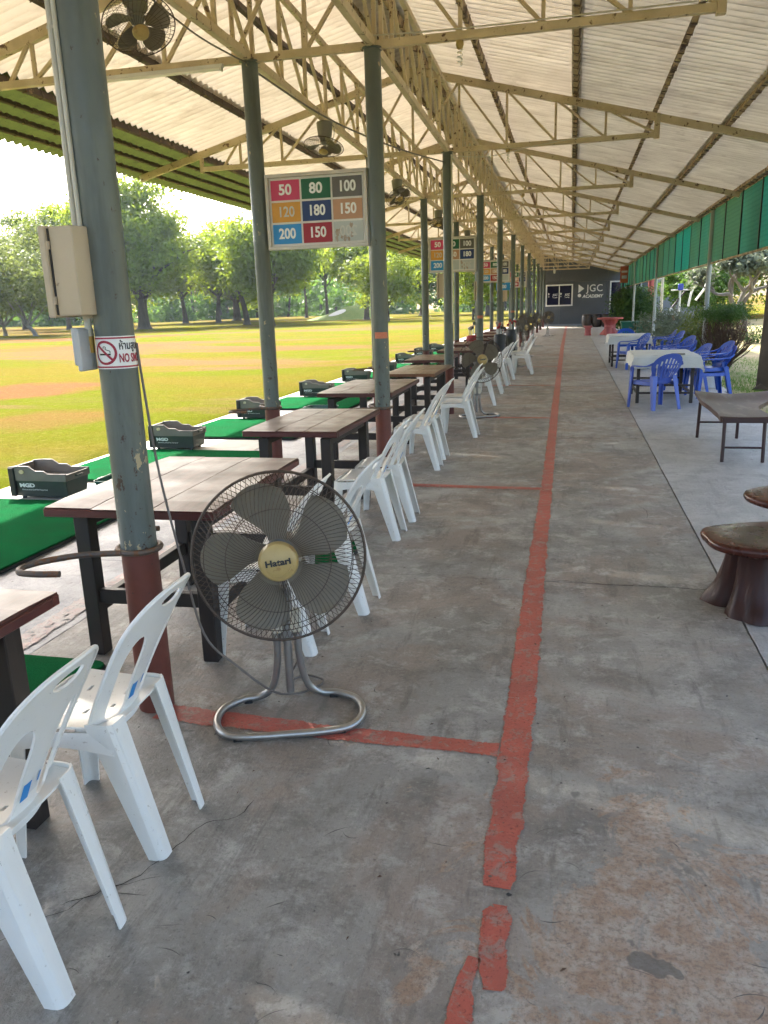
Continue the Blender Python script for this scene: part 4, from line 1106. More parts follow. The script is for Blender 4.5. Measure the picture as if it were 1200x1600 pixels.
def hung_fan(y, label, rz, tilt, z=3.40, x=None):
    i = max(k for k in range(len(PY)) if PY[k] <= y); f = (y - PY[i]) / (PY[i+1] - PY[i])
    xx = OUX[i] + (OUX[i+1] - OUX[i]) * f if x is None else x
    t = thing('hanging_fan', label, 'fan', (xx, y, z), rz, 'fans hanging from the outer lattice beam')
    m = Matrix.Rotation(tilt, 3, 'X')
    fan_head(t, .23, Vector((0, -.02, 0)), m, hubtxt=False, wires=44, wr=.0013)
    MB().lathe([(.0, .0), (.085, .0), (.095, -.01), (.08, -.15), (.07, -.17), (.0, -.175)], 18, (0, .02, ZC - z - .03)).build('mount_can', M['fan_grey'], t, smooth=True)
    MB().tube(spline([(0, .03, ZC - z - .2), (0, .05, .12), (0, .06, .05)], 4), .022, 10).build('neck', M['fan_grey'], t, smooth=True)
    MB().tube(spline([(.05, .02, ZC - z - .04), (.13, .0, ZC - z - .10), (.10, .04, .10), (.02, .08, .06)], 5), .004, 5).build('lead', M['cable'], t)
hung_fan(5.13, 'hanging fan seen from below at the top left, beside the sticker post', .75, 1.0, 3.40)
hung_fan(9.35, 'hanging fan above the nearest numbered board', -.2, 1.25, 3.42)
hung_fan(13.8, 'hanging fan third along the outer lattice beam', .9, .9, 3.42)
hung_fan(18.4, 'hanging fan fourth along the outer lattice beam', .2, 1.2, 3.42)
hung_fan(23.6, 'small far hanging fan, fifth along the outer beam', .2, 1.1, 3.42)

# ---------------------------------------------------------------- bays: turf mats, dispensers, trays
DY = [6.0, 8.5, 11.12, 14.0, 16.8, 19.6, 22.4, 25.2, 28.0]
def rrect(w, l, r, n=5):
    P = []
    for cx_, cy_, a0 in ((w/2-r, -l/2+r, -pi/2), (w/2-r, l/2-r, 0), (-w/2+r, l/2-r, pi/2), (-w/2+r, -l/2+r, pi)):
        for k in range(n + 1): a = a0 + pi/2 * k / n; P.append((cx_ + r * cos(a), cy_ + r * sin(a)))
    return P
def prism(P, z0, z1):
    N = len(P)
    return MB().add([(x, y, z1) for x, y in P] + [(x, y, z0) for x, y in P], [tuple(range(N)), tuple(range(2*N-1, N-1, -1))] + [(i, N+i, N+(i+1) % N, (i+1) % N) for i in range(N)])
def turf_mat(x0, x1, y0, y1, label, rz=0, z=0.0, group='green turf mats in the bays'):
    w, l = x1 - x0, y1 - y0
    t = thing('turf_mat', label, 'mat', ((x0+x1)/2, (y0+y1)/2, z), rz, group)
    prism(rrect(w, l, .06), .0, .022).build('rubber_base', M['rubber'], t, bevel=.003)
    prism(rrect(w - .012, l - .012, .055), .0225, .036).build('turf', M['mat_green'], t, bevel=.004)
    return t
names = ['nearest green turf mat, under the first dispenser', 'green turf mat beyond the first dispenser', 'green turf mat beyond the second dispenser', 'green turf mat beyond the third dispenser', 'green turf mat beyond the fourth dispenser'] + ['far green turf mat, %s from the camera' % ORD[k] for k in range(6, 10)]
for k, y in enumerate(DY):
    turf_mat(-5.18, (-3.55, -3.30, -3.40, -3.5, -3.5, -3.5, -3.5, -3.5, -3.5)[k], y - (2.0 if k == 0 else 1.85), y - .17, names[k], RND.uniform(-.008, .008))
turf_mat(-3.0, -2.06, 1.45, 2.95, 'dark green turf mat lying under the table at the left edge')
turf_mat(-1.85, -1.36, 3.95, 5.0, 'small dark green mat under the tables behind the big fan', z=.002)
def dispenser(x, y, label):
    """ball dispenser tub: long in x, high at the left end"""
    t = thing('ball_dispenser', label, 'dispenser', (x, y, 0), 0, 'ball dispensers along the field edge')
    L, D = .54, .36; z0 = .035
    prof = [(-L/2, .355), (-L/2 + .10, .365), (-L/2 + .19, .365), (-L/2 + .25, .315), (-L/2 + .33, .315), (-L/2 + .37, .285), (L/2, .285)]
    # lower green tub (tapered walls)
    def wall(zb, zt_fn, inset_b, inset_t, th=.012):
        pass
    b0 = [(-L/2 + .022, -D/2 + .035), (L/2 - .022, -D/2 + .035), (L/2 - .022, D/2 - .035), (-L/2 + .022, D/2 - .035)]
    t0 = [(-L/2 + .008, -D/2 + .008), (L/2 - .008, -D/2 + .008), (L/2 - .008, D/2 - .008), (-L/2 + .008, D/2 - .008)]
    vs = [(a, b, z0) for a, b in b0] + [(a, b, .215) for a, b in t0]
    tub = MB().add(vs, [(3, 2, 1, 0), (0, 1, 5, 4), (1, 2, 6, 5), (2, 3, 7, 6), (3, 0, 4, 7)]).build('tub', M['disp_green'], t, bevel=.006)
    # stepped taupe rim: front and back boards, low right end, high left end
    for s in (-1, 1):
        yb = s * (D/2 - .006)
        vs = [(a, yb - .008, z) for a, z in prof] + [(a, yb + .008, z) for a, z in prof] + [(a, yb - .008, .215) for a, z in prof] + [(a, yb + .008, .215) for a, z in prof]
        n = len(prof); fs = []
        for i in range(n - 1):
            fs += [(i, 2*n+i, 2*n+i+1, i+1), (n+i, n+i+1, 3*n+i+1, 3*n+i), (i, i+1, n+i+1, n+i), (2*n+i, 3*n+i, 3*n+i+1, 2*n+i+1)]
        fs += [(0, n, 3*n, 2*n), (n-1, 3*n-1, 4*n-1, 2*n-1)]
        MB().add(vs, fs).build('rim_board', M['disp_grey'], t)
        pts = [(a, yb, z) for a, z in prof]
        MB().tube(pts, .011, 6).build('rim_bead', M['disp_grey'], t, smooth=True)
    MB().box((L/2 - .006, 0, .25), (.014, D - .03, .07)).build('rim_board', M['disp_grey'], t, bevel=.003)
    MB().box((-L/2 + .006, 0, .285), (.014, D - .03, .14)).build('rim_board', M['disp_grey'], t, bevel=.003)
    MB().box((0, 0, .222), (L - .04, D - .04, .008)).build('inner_tray', M['disp_grey'], t)
    MB().box((-L/2 + .03, -D/2 - .004, .20), (.055, .03, .31)).build('corner_post', M['black'], t, bevel=.006)
    MB().box((L/2 + .012, 0, .255), (.028, .10, .018)).build('handle', M['disp_green'], t, bevel=.004)
    MB().lathe([(.0, .0), (.022, 0), (.022, .006), (.0, .007)], 18, (-L/2 + .13, -D/2 - .006, .315), Matrix.Rotation(pi/2, 3, 'X')).build('badge', M['brass'], t)
    rot = Matrix.Rotation(atan2(.027, .18), 3, 'X')
    f0 = lambda p, cxx, zz: Vector((p.x + cxx, -D/2 + .035 - .012 - p.z - (zz + p.y - z0) * .15 + .012, zz + p.y)) + Vector((0, -.006, 0))
    link('lettering', text_mesh('MGD', .058, M['white_print'], .003, .0008, sx=1.1, xf=lambda p: f0(p, -.115, .162)), tub)
    link('lettering', text_mesh('Electric-free Golf Ball Dispenser', .022, M['white_print'], 0, .0006, sx=.85, xf=lambda p: f0(p, -.05, .115)), tub)
    for a, b in ((-L/2 + .07, -D/2 + .07), (L/2 - .07, -D/2 + .07), (-L/2 + .07, D/2 - .07), (L/2 - .07, D/2 - .07)): MB().lathe([(.016, 0), (.02, .01), (.016, .036)], 10, (a, b, 0)).build('foot', M['black'], t)
    return t
dn = ['nearest dark green ball dispenser, left of the sticker post', 'ball dispenser half hidden by the sticker post', 'ball dispenser left of the outer post at the nearest board', 'ball dispenser between the two posts of the nearest board', 'ball dispenser partly behind the inner post of the nearest board'] + ['far ball dispenser, %s from the camera' % ORD[k] for k in range(6, 10)]
for k, y in enumerate(DY): dispenser(-4.64 + RND.uniform(-.02, .02), y + .10, dn[k]).scale = (1.08, 1.0, .84)
def tray(x, y, label, rz=0):
    t = thing('ball_tray', label, 'tray', (x, y, .0), rz, 'teal ball trays beside the dispensers')
    P0 = rrect(.40, .30, .03); P1 = rrect(.47, .36, .04); P2 = rrect(.45, .34, .035); P3 = rrect(.385, .285, .028); N = len(P0)
    vs = [(a, b, .004) for a, b in P0] + [(a, b, .13) for a, b in P1] + [(a, b, .13) for a, b in P2] + [(a, b, .016) for a, b in P3]
    fs = [tuple(range(N - 1, -1, -1))]
    for r in range(3): fs += [(r*N+i, r*N+(i+1) % N, (r+1)*N+(i+1) % N, (r+1)*N+i) for i in range(N)]
    fs.append(tuple(3*N + i for i in range(N)))
    MB().add(vs, fs).build('tub', M['teal_plastic'], t, smooth=True)
    MB().tube([(a, b, .13) for a, b in rrect(.475, .365, .042)], .008, 6, closed=True).build('lip', M['teal_plastic'], t, smooth=True)
    MB().box((-.255, 0, .125), (.04, .10, .014)).build('grip', M['teal_plastic'], t, bevel=.003)
tray(-4.02, 6.35, 'teal tray beside the nearest dispenser', .05); tray(-3.78, 11.6, 'teal tray just beyond the outer post at the nearest board', -.04)
tray(-3.9, 14.3, 'teal tray in the distance beside the fourth dispenser')
# pale concrete strips the dispensers stand on
for k, y in enumerate(DY):
    o = MB().box((-4.42, y + .30, -.006), (1.56, .86, .022)).build('concrete_pad', M['paver'], FLOOR, bevel=.004)
# edge kerb towards the field
tag(MB().box((-5.30, 27, -.06), (.14, 60, .12)).build('kerb', M['paver'], bevel=.01), kind='structure')
# ---------------------------------------------------------------- right side: stump stools, bench
def blob_disc(rx, ry, z0, z1, seed, n=40, dish=.0, ph=0):
    """live-edge slab"""
    vs = []; fs = []; lv = [(z0, .86), (z0 + .25 * (z1 - z0), .97), (z0 + .6 * (z1 - z0), 1.0), (z1 - .004, .975), (z1, .93), (z1 - dish * .5, .6), (z1 - dish, .25)]
    for z, k in lv:
        for i in range(n):
            w = 2 * pi * i / n
            rr = 1 + .07 * sin(2 * w + ph) + .05 * sin(3 * w + seed) + .03 * sin(5 * w + 2 * seed)
            lift = .005 * sin(2 * w + seed) * k
            vs.append((rx * rr * k * cos(w), ry * rr * k * sin(w), z + lift))
    for j in range(len(lv) - 1):
        for i in range(n):
            a = j*n + i; b = j*n + (i+1) % n; fs.append((a, b, b + n, a + n))
    fs.append(tuple(range(n - 1, -1, -1))); fs.append(tuple((len(lv)-1)*n + i for i in range(n)))
    return MB().add(vs, fs)
def stump_stool(x, y, rz, label, h, rx, ry, seed, sr=.155):
    t = thing('stump_stool', label, 'stool', (x, y, 0), rz, 'lacquered tree stump stools')
    def jit(w, z):
        q = max(0, 1 - z / .34)
        return 1 + .10 * sin(3 * w + seed) * (.4 + q) + .14 * max(0, sin(5 * w + 1.3 * seed)) * q ** 1.6 + .05 * sin(9 * w + seed) * (.3 + q) - .22 * max(0, sin(4 * w + seed)) ** 14 + .02 * sin(17 * w + z * 14) + .012 * sin(31 * w)
    MB().lathe([(sr * 1.30, 0), (sr * 1.28, .02), (sr * 1.18, .06), (sr * 1.08, .11), (sr * 1.01, .17), (sr * .95, .24), (sr * .92, .30), (sr * .93, h - .05)], 72, jit=jit).build('stump', M['stump'], t, smooth=True, sharp=80)
    blob_disc(rx, ry, h - .058, h, seed, 48, .004).build('seat', M['lacquer'], t, smooth=True, sharp=60)
stump_stool(1.02, 4.22, .25, 'dark lacquered stump stool at the right edge, nearer one', .40, .34, .27, 1.0, .19)
stump_stool(1.42, 4.95, -.2, 'second stump stool seat peeking in at the right edge, farther one', .45, .36, .28, 2.4)

t = thing('curved_bench', 'low bench with dished wooden top and maroon steel legs', 'bench', (1.72, 9.10, 0), 0)
def btop(u, v, dz=0.0):
    y = -.90 + 1.80 * v; wdt = .23 + .20 * sm(.35, 1, v) + .03 * sm(.2, 0, v)
    x = (u - .5) * 2 * wdt + .18 * sm(.3, 1.0, v)
    z = .455 + .022 * ((u - .5) * 2) ** 2 * (.4 + .6 * sm(0, .5, v)) - .02 * sin(pi * v) + .05 * sm(.72, 1.0, v) * (.6 + .4 * abs(u - .5) * 2)
    return Vector((x, y, z + dz))
mb = MB(); n1, n2 = 14, 22
mb.grid(lambda u, v: btop(u, v), n1, n2); N = len(mb.v)
low = [(p[0] * .97, p[1], p[2] - .055) for p in mb.v]; f0 = list(mb.f); mb.v += low
mb.f += [tuple(i + N for i in reversed(f)) for f in f0]
bd = [i for i in range(n1 + 1)] + [(j+1) * (n1+1) - 1 for j in range(1, n2 + 1)] + [n2 * (n1+1) + i for i in range(n1 - 1, -1, -1)] + [j * (n1+1) for j in range(n2 - 1, 0, -1)]
for a, b in zip(bd, bd[1:] + bd[:1]): mb.f.append((b, a, a + N, b + N))
mb.build('top', M['bench_top'], t, smooth=True, sharp=45)
MB().box((0, -.897, .425), (.47, .03, .052)).build('front_rail', M['maroon_steel'], t, bevel=.004)
for sx, sy, lz in ((-.20, -.84, .41), (.17, -.84, .41), (-.22, .60, .42), (.20, .56, .42)):
    MB().tube([(sx * 1.02, sy - .03 * (1 if sy < 0 else -1), 0), (sx, sy, lz)], .018, 12).build('leg', M['maroon_steel'], t, smooth=True)
for sy, a, b in ((-.855, -.20, .17), (.59, -.22, .20)): MB().tube([(a, sy, .145 if sy < 0 else .19), (b, sy, .145 if sy < 0 else .19)], .011, 10).build('crossbar', M['maroon_steel'], t, smooth=True)

# ---------------------------------------------------------------- blue armchairs and cloth-covered tables
def make_blue(mat):
    """seat faces -y; back towards +y"""
    t = thing('blue_chair', 'x', 'chair', (0, 0, 0), 0, 'blue plastic armchairs round the white tables')
    def hw(v): return .165 + .085 * sm(.05, .62, v)
    def bpos(u, v):
        return Vector((u * hw(v), .20 + .20 * max(0, v) ** 1.1 - .05 * u * u, .40 + .43 * v))
    def bf(u, v):
        e = 1 - abs(u)
        if v > .55: e = min(e, 1 - (abs(u) ** 2.4 + ((v - .55) / .45) ** 2.2))
        for k in range(-3, 4):
            c = k * .235
            if .16 < v < .86 - .04 * abs(k) ** 1.5: e = min(e, (abs(u - c) - .055) * 2)
        return e
    MB().clip(bpos, bf, -1, 1, -.05, 1, 44, 40).solid(.008).build('backrest', mat, t, smooth=True, sharp=40)
    def sp(u, v):
        return Vector(((u - .5) * 2 * (.235 - .05 * v), -.235 + .45 * v, .415 - .015 * sin(pi * v) - .03 * sm(.15, 0, v)))
    MB().grid(sp, 14, 14).solid(.008).build('seat', mat, t, smooth=True)
    P = spline([(.19, .22, 0), (.235, 0, 0), (.24, -.19, 0), (.2, -.235, 0), (0, -.24, 0), (-.2, -.235, 0), (-.24, -.19, 0), (-.235, 0, 0), (-.19, .22, 0)], 4); n = len(P) - 1
    MB().grid(lambda u, v: Vector((P[int(round(u*n))].x * (1 + .02 * v), P[int(round(u*n))].y, .41 - .055 * v)), n, 2).solid(.007).build('apron', mat, t, smooth=True)
    for s in (-1, 1):
        pa = spline([(s * .225, .30, .70), (s * .275, .22, .655), (s * .285, .05, .635), (s * .28, -.14, .635), (s * .272, -.215, .615), (s * .268, -.235, .55)], 5)
        mb = MB(); vs = []; fs = []; wd = .024
        for i, p in enumerate(pa):
            d = (pa[min(i+1, len(pa)-1)] - pa[max(i-1, 0)]).normalized(); side = Vector((s, 0, 0)); nn = d.cross(side).normalized()
            for a, b in ((-1, -1), (1, -1), (1, 1), (-1, 1)): vs.append(p + side * wd * a + nn * .009 * b)
        for i in range(len(pa) - 1):
            for k in range(4): fs.append((4*i+k, 4*i+(k+1) % 4, 4*i+4+(k+1) % 4, 4*i+4+k))
        fs += [(3, 2, 1, 0), tuple(4*(len(pa)-1)+k for k in range(4))]
        mb.add(vs, fs).build('armrest', mat, t, smooth=True, sharp=50)
        def leg(top, bot, w0, w1, yd):
            def pos(u, v):
                c = Vector(top).lerp(Vector(bot), v); a = w0 + (w1 - w0) * v
                if u < .5: return c + Vector((-s * a * (1 - 2*u), 0, 0))
                return c + Vector((0, yd * a * (2*u - 1), 0))
            return MB().grid(pos, 6, 6).solid(.008)
        leg((s * .282, -.245, .60), (s * .292, -.275, 0), .06, .042, 1).build('leg', mat, t, smooth=True, sharp=40)
        leg((s * .20, .235, .50), (s * .235, .33, 0), .075, .045, -1).build('leg', mat, t, smooth=True, sharp=40)
    return t
BC = make_blue(M['blue_plastic']); BF = make_blue(M['blue_faded'])
BF.location = (1.27, 12.50, 0); BF.rotation_euler = (0, 0, pi + .48); BF['label'] = 'faded blue armchair facing away in front of the nearer white table'
_bu = [False]
def blue(x, y, rz, label, z=0):
    if not _bu[0]:
        _bu[0] = True; BC.location = (x, y, z); BC.rotation_euler = (0, 0, rz); BC['label'] = label; return BC
    return dup(BC, (x, y, z), rz, label)
blue(2.25, 13.95, -1.35, 'blue armchair right of the nearer white table, nearest the pillar')
blue(2.22, 14.0, -1.35, 'blue armchair stacked on the one nearest the pillar', .075)
blue(2.0, 14.75, -1.3, 'blue armchair right of the nearer white table, second from the pillar')
blue(1.95, 16.1, -1.25, 'blue armchair behind the nearer white table, right side')
blue(1.93, 16.15, -1.25, 'blue armchair stacked on the one behind the nearer table', .08)
blue(1.45, 19.9, -1.2, 'blue armchair at the near side of the farther white table')
blue(2.35, 20.9, -1.35, 'blue armchair right of the farther white table')
blue(2.30, 21.9, -1.5, 'blue armchair behind the farther white table, in front of the shrub')
blue(1.55, 23.3, .1, 'blue armchair at the back of the farther white table')
blue(2.55, 54.5, .8, 'tiny blue armchair by the grey end wall')
def cloth_table(x, y, w, l, label, seed):
    t = thing('folding_table', label, 'table', (x, y, 0), 0, 'white clothed tables on the terrace')
    MB().box((0, 0, .735), (w, l, .03)).build('top', M['dark_wood'], t)
    for sx in (-1, 1):
        for sy in (-1, 1): MB().box((sx * (w/2 - .07), sy * (l/2 - .08), .36), (.05, .05, .72)).build('leg', M['dark_wood'], t, bevel=.003)
        MB().box((sx * (w/2 - .07), 0, .16), (.035, l - .21, .03)).build('stretcher', M['dark_wood'], t)
    for sy in (-1, 1):
        for zz in (.16, .28): MB().box((0, sy * (l/2 - .08), zz), (w - .19, .03, .03)).build('stretcher', M['dark_wood'], t)
    # cloth as a thing of its own
    W2, L2 = w / 2 + .008, l / 2 + .008; drop = .20
    def cp(u, v):
        X = (u - .5) * 2 * (W2 + drop); Y = (v - .5) * 2 * (L2 + drop)
        ox = max(0, abs(X) - W2); oy = max(0, abs(Y) - L2); sxx = 1 if X > 0 else -1; syy = 1 if Y > 0 else -1
        x = max(-W2, min(W2, X)); yv = max(-L2, min(L2, Y)); d = max(ox, oy) + .35 * min(ox, oy)
        fl = .018 * sin(Y * 13 + seed) if ox > oy else .018 * sin(X * 14 + seed)
        k = min(1, d / .06)
        x += sxx * (min(ox, .02) + k * fl * (ox > 0)) + (sxx * .25 * min(ox, oy)); yv += syy * (min(oy, .02) + k * fl * (oy > 0)) + syy * .25 * min(ox, oy)
        return Vector((x, yv, .756 - d + .0025 * sin(X * 9) * sin(Y * 7)))
    c = MB().grid(cp, 36, 44).build('tablecloth', M['cloth'], None, (x, y, 0), smooth=True)
    return c
c1 = cloth_table(1.47, 13.72, .95, 1.45, 'dark legged table under the nearer white cloth', 1.0); tag(c1, 'white cloth draped over the nearer terrace table', 'tablecloth', 'white tablecloths')
c2 = cloth_table(1.43, 21.2, .95, 1.5, 'dark legged table under the farther white cloth', 2.0); tag(c2, 'white cloth draped over the farther terrace table', 'tablecloth', 'white tablecloths')
tag(MB().box((1.62, 12.9, .775), (.20, .07, .03)).build('napkin_box', M['fan_grey'], bevel=.005), 'small grey box on the nearer white tablecloth', 'box')

# ---------------------------------------------------------------- red concrete table set, jars, bins by the end wall
def hourglass(name, label, x, y, h, rt, rm, cat, group=None):
    t = thing(name, label, cat, (x, y, 0), .3, group)
    MB().lathe([(rt * .8, 0), (rt * .8, .03), (rm, h * .35), (rm, h * .6), (rt * .72, h - .09)], 10).build('pedestal', M['red_stone'], t)
    MB().lathe([(rt * .93, h - .09), (rt, h - .08), (rt, h - .01), (rt * .97, h)], 24).build('slab_top', M['red_stone'], t)
hourglass('stone_table', 'round red concrete table near the end wall', 1.85, 40.6, .82, .62, .28, 'table')
hourglass('stone_stool', 'red concrete stool standing left of the red table', .80, 40.1, .46, .21, .15, 'stool', 'red concrete stools')
hourglass('stone_stool', 'red concrete stool right of the red table', 2.75, 40.2, .46, .21, .15, 'stool', 'red concrete stools')
hourglass('stone_stool', 'red concrete stool in front of the red table', 1.75, 39.6, .44, .21, .15, 'stool', 'red concrete stools')
def jar(x, y, label):
    MBj = MB().lathe([(.24, 0), (.31, .12), (.34, .40), (.31, .66), (.26, .74), (.28, .78), (.25, .78), (.22, .70)], 20)
    t = thing('clay_jar', label, 'jar', (x, y, 0), 0, 'dark jars by the end wall')
    MBj.build('body', M['pot_brown'], t, smooth=True); MB().lathe([(.29, .77), (.295, .80), (.1, .82), (.0001, .83)], 20).build('lid', M['pot_brown'], t, smooth=True)
jar(.98, 53.5, 'dark brown jar by the end wall, left one of three'); jar(1.62, 53.4, 'dark brown jar by the end wall, middle one'); jar(2.2, 53.2, 'dark brown jar by the end wall, right one')
def bin_(x, y, label):
    t = thing('garden_bin', label, 'bin', (x, y, 0), 0, 'green bins by the ball shrub')
    P0 = rrect(.42, .42, .05); P1 = rrect(.56, .56, .06); N = len(P0)
    MB().add([(a, b, 0) for a, b in P0] + [(a, b, .68) for a, b in P1], [tuple(range(N-1, -1, -1))] + [(i, (i+1) % N, N+(i+1) % N, N+i) for i in range(N)]).build('body', M['green_bin'], t, smooth=True)
    prism(rrect(.60, .60, .07), .68, .74).build('lid', M['green_bin'], t, bevel=.01)
bin_(2.35, 35.6, 'dark green bin below the ball shrub, left one'); bin_(2.95, 35.2, 'dark green bin below the ball shrub, right one')
o = MB().add([(.4, 55.0, .012), (1.5, 55.0, .012), (1.5, 56.2, .012), (.4, 56.2, .012), (.4, 55.0, .002), (1.5, 55.0, .002), (1.5, 56.2, .002), (.4, 56.2, .002)], [(0, 1, 2, 3), (0, 4, 5, 1), (1, 5, 6, 2), (2, 6, 7, 3), (3, 7, 4, 0)]).build('door_mat', M['mat_green']); tag(o, 'small green mat on the floor at the end wall', 'mat')

# ---------------------------------------------------------------- academy building at the end
B = thing('academy_building', 'dark grey clad building closing the end of the walkway', 'building', (0, 57.3, 0))
xw = [-2.35, -.85, 2.35, 5.6, 8.8]; zw = [0, 2.95, 5.35]
MB().box((3.2, 3.2, 2.6), (11.06, 5.9, 5.2)).build('core_wall', M['wall_pale'], B)
for i in range(len(xw) - 1):
    for j in range(2):
        MB().box(((xw[i] + xw[i+1]) / 2, .12, (zw[j] + zw[j+1]) / 2), (xw[i+1] - xw[i] - .012, .24, zw[j+1] - zw[j] - .012)).build('wall_panel', M['wall_grey'] if i < 3 else M['wall_pale'], B, bevel=.004)
MB().box((3.2, 3.0, 5.46), (11.6, 6.8, .16)).build('roof', M['wall_grey'], B)
MB().box((3.2, -.05, .06), (11.1, .12, .12)).build('plinth', M['wall_pale'], B)
def window(x0, x1, z0, z1, panes, lettered, back='window_navy'):
    w = MB().box(((x0+x1)/2, -.02, z0 + .04), (x1-x0, .09, .09)).build('window', M['window_white'], B, bevel=.004)
    MB().box(((x0+x1)/2, -.02, z1 - .04), (x1-x0, .09, .09)).build('frame', M['window_white'], w, bevel=.004)
    for x in (x0 + .045, x1 - .045): MB().box((x, -.02, (z0+z1)/2), (.09, .088, z1 - z0 - .17)).build('frame', M['window_white'], w, bevel=.004)
    pw = (x1 - x0 - .18) / panes
    for k in range(panes):
        xa = x0 + .09 + pw * k
        MB().box((xa + pw/2, .0, (z0+z1)/2), (pw - .012, .02, z1 - z0 - .17)).build('pane', M[back], w)
        if k: MB().box((xa, -.02, (z0+z1)/2), (.06, .086, z1 - z0 - .172)).build('mullion', M['window_white'], w, bevel=.003)
        if lettered:
            zc = (z0+z1)/2 + .03
            vs = [(xa + .08, -.016, zc + .16), (xa + .19, -.016, zc + .07), (xa + .08, -.016, zc - .02)]
            MB().add(vs, [(0, 1, 2), (2, 1, 0)]).build('logo_mark', M['white_print'], w)
            MB().lathe([(.035, 0), (.035, .004), (0.0001, .004)], 14, (xa + .12, -.014, zc - .11), Matrix.Rotation(pi/2, 3, 'X')).build('logo_mark', M['white_print'], w)
            link('lettering', text_mesh('JGC', .20, M['white_print'], .004, .002, .15, sx=.95, xf=lambda p: Vector((xa + pw * .66 + p.x, -.016 - p.z, zc + p.y))), w)
            link('lettering', text_mesh('ACADEMY', .07, M['white_print'], .002, .002, .15, xf=lambda p: Vector((xa + pw * .66 + p.x, -.016 - p.z, zc - .18 + p.y))), w)
window(-1.80, .04, 1.35, 2.80, 2, True)
window(2.5, 4.6, .4, 2.92, 2, False)
link('lettering', text_mesh('JGC', .66, M['white_print'], .004, .015, sx=.92, space=1.08, xf=lambda p: Vector((1.50 + p.x, -.02 - p.z, 2.47 + p.y))), B)
link('lettering', text_mesh('ACADEMY', .29, M['white_print'], .012, .012, .22, sx=.98, xf=lambda p: Vector((1.36 + p.x, -.02 - p.z, 1.95 + p.y))), B)
MB().add([(.41, -.02, 2.76), (.41, -.02, 2.19), (.80, -.02, 2.475), (.41, .0, 2.76), (.41, .0, 2.19), (.80, .0, 2.475)], [(0, 1, 2), (0, 3, 4, 1), (1, 4, 5, 2), (2, 5, 3, 0)]).build('logo_triangle', M['white_print'], B)
MB().lathe([(.12, 0), (.12, .02), (0.0001, .02)], 20, (.49, -.0, 2.02), Matrix.Rotation(pi/2, 3, 'X')).build('logo_dot', M['white_print'], B)
sp_ = thing('spot_lamp', 'small white spotlight hanging before the end wall', 'lamp', (-1.15, 50.1, 3.70)); MB().tube([(0, 0, 0), (.05, 0, -.16)], .02, 8).build('arm', M['white_metal'], sp_); MB().lathe([(.05, 0), (.07, .10), (.07, .22), (.0001, .24)], 14, (.06, 0, -.40)).build('head', M['white_metal'], sp_, smooth=True)

# ---------------------------------------------------------------- right eave: posts, shade net, banner
for k, (y, lab) in enumerate([(19.35, 'pale thin eave post rising from the vase shaped shrub'), (31.0, 'pale thin eave post, second along the green net'), (41.4, 'pale thin eave post before the ball shrub'), (50.5, 'dark thin eave post by the end wall window')]):
    t = thing('eave_post', lab, 'post', (2.97, y, 0), 0, 'thin posts under the right eave')
    MB().lathe([(.052, -.1), (.052, zr(2.97) - .10)], 16).build('shaft', M['post_pale'] if k != 3 else M['maroon_steel'], t, smooth=True)
    MB().box((0, 0, zr(2.97) - .09), (.14, .14, .015)).build('cap_plate', M['post'], t)
t = thing('shade_net', 'green shade netting on dark battens hanging along the right eave', 'shade net', (3.0, 0, 0))
zt, zb = zr(3.0) - .06, 2.36
ybat = [5.0 + 1.62 * k for k in range(31)]
for k in range(len(ybat) - 1):
    a, b = ybat[k] + .022, ybat[k+1] - .022; s = RND.uniform(-.008, .008)
    def npos(u, v, a=a, b=b, s=s, k=k):
        return Vector((.012 * sin(pi * u) * sin(pi * v) + s + .008 * sin(u * 9 + k) * (1 - v), a + (b - a) * u, zb + .01 + (zt - zb - .02) * v))
    MB().grid(npos, 6, 5).build('net_panel', M['net'], t, smooth=True)
for y in ybat: MB().box((0, y, (zt + zb) / 2), (.03, .04, zt - zb)).build('batten', M['dark_wood'], t)
MB().box((0, (ybat[0] + ybat[-1]) / 2, zb - .015), (.035, ybat[-1] - ybat[0], .035)).build('bottom_rail', M['purlin'], t)
MB().box((0.01, (ybat[0] + ybat[-1]) / 2, zt + .02), (.035, ybat[-1] - ybat[0], .04)).build('top_rail', M['purlin'], t)
o = MB().box((2.70, 45.4, 2.95), (.42, .05, .85)).build('banner_board', M['orange_sign'], bevel=.005); tag(o, 'orange red board hanging at the far end of the green net', 'sign')
MB().box((2.70, 45.37, 3.10), (.30, .012, .10)).build('pale_stripe', M['s_pale'], o); MB().box((2.70, 45.37, 2.82), (.26, .012, .16)).build('pale_stripe', M['s_pale'], o)
# weathered pillar at the lawn edge
t = thing('lawn_pillar', 'weathered square concrete pillar at the right edge by the lawn', 'pillar', (3.58, 15.1, 0), .25)
mb = MB(); lv = [(-.1, .255), (.15, .25), (1.0, .235), (2.2, .225), (3.5, .215)]; vs = []; fs = []
for z, h in lv:
    for a, b in ((-1, -1), (1, -1), (1, 1), (-1, 1)): vs.append((a * h, b * h, z))
for j in range(len(lv) - 1):
    for k in range(4): fs.append((4*j+k, 4*j+(k+1) % 4, 4*j+4+(k+1) % 4, 4*j+4+k))
fs.append((16, 17, 18, 19)); mb.add(vs, fs).build('shaft', M['pillar'], t, bevel=.02)
MB().lathe([(.36, -.05), (.34, .02), (.30, .05), (.25, .09)], 26, jit=lambda w, z: 1 + .08 * sin(5 * w) + .05 * sin(11 * w)).build('mossy_footing', M['pillar'], t, smooth=True)

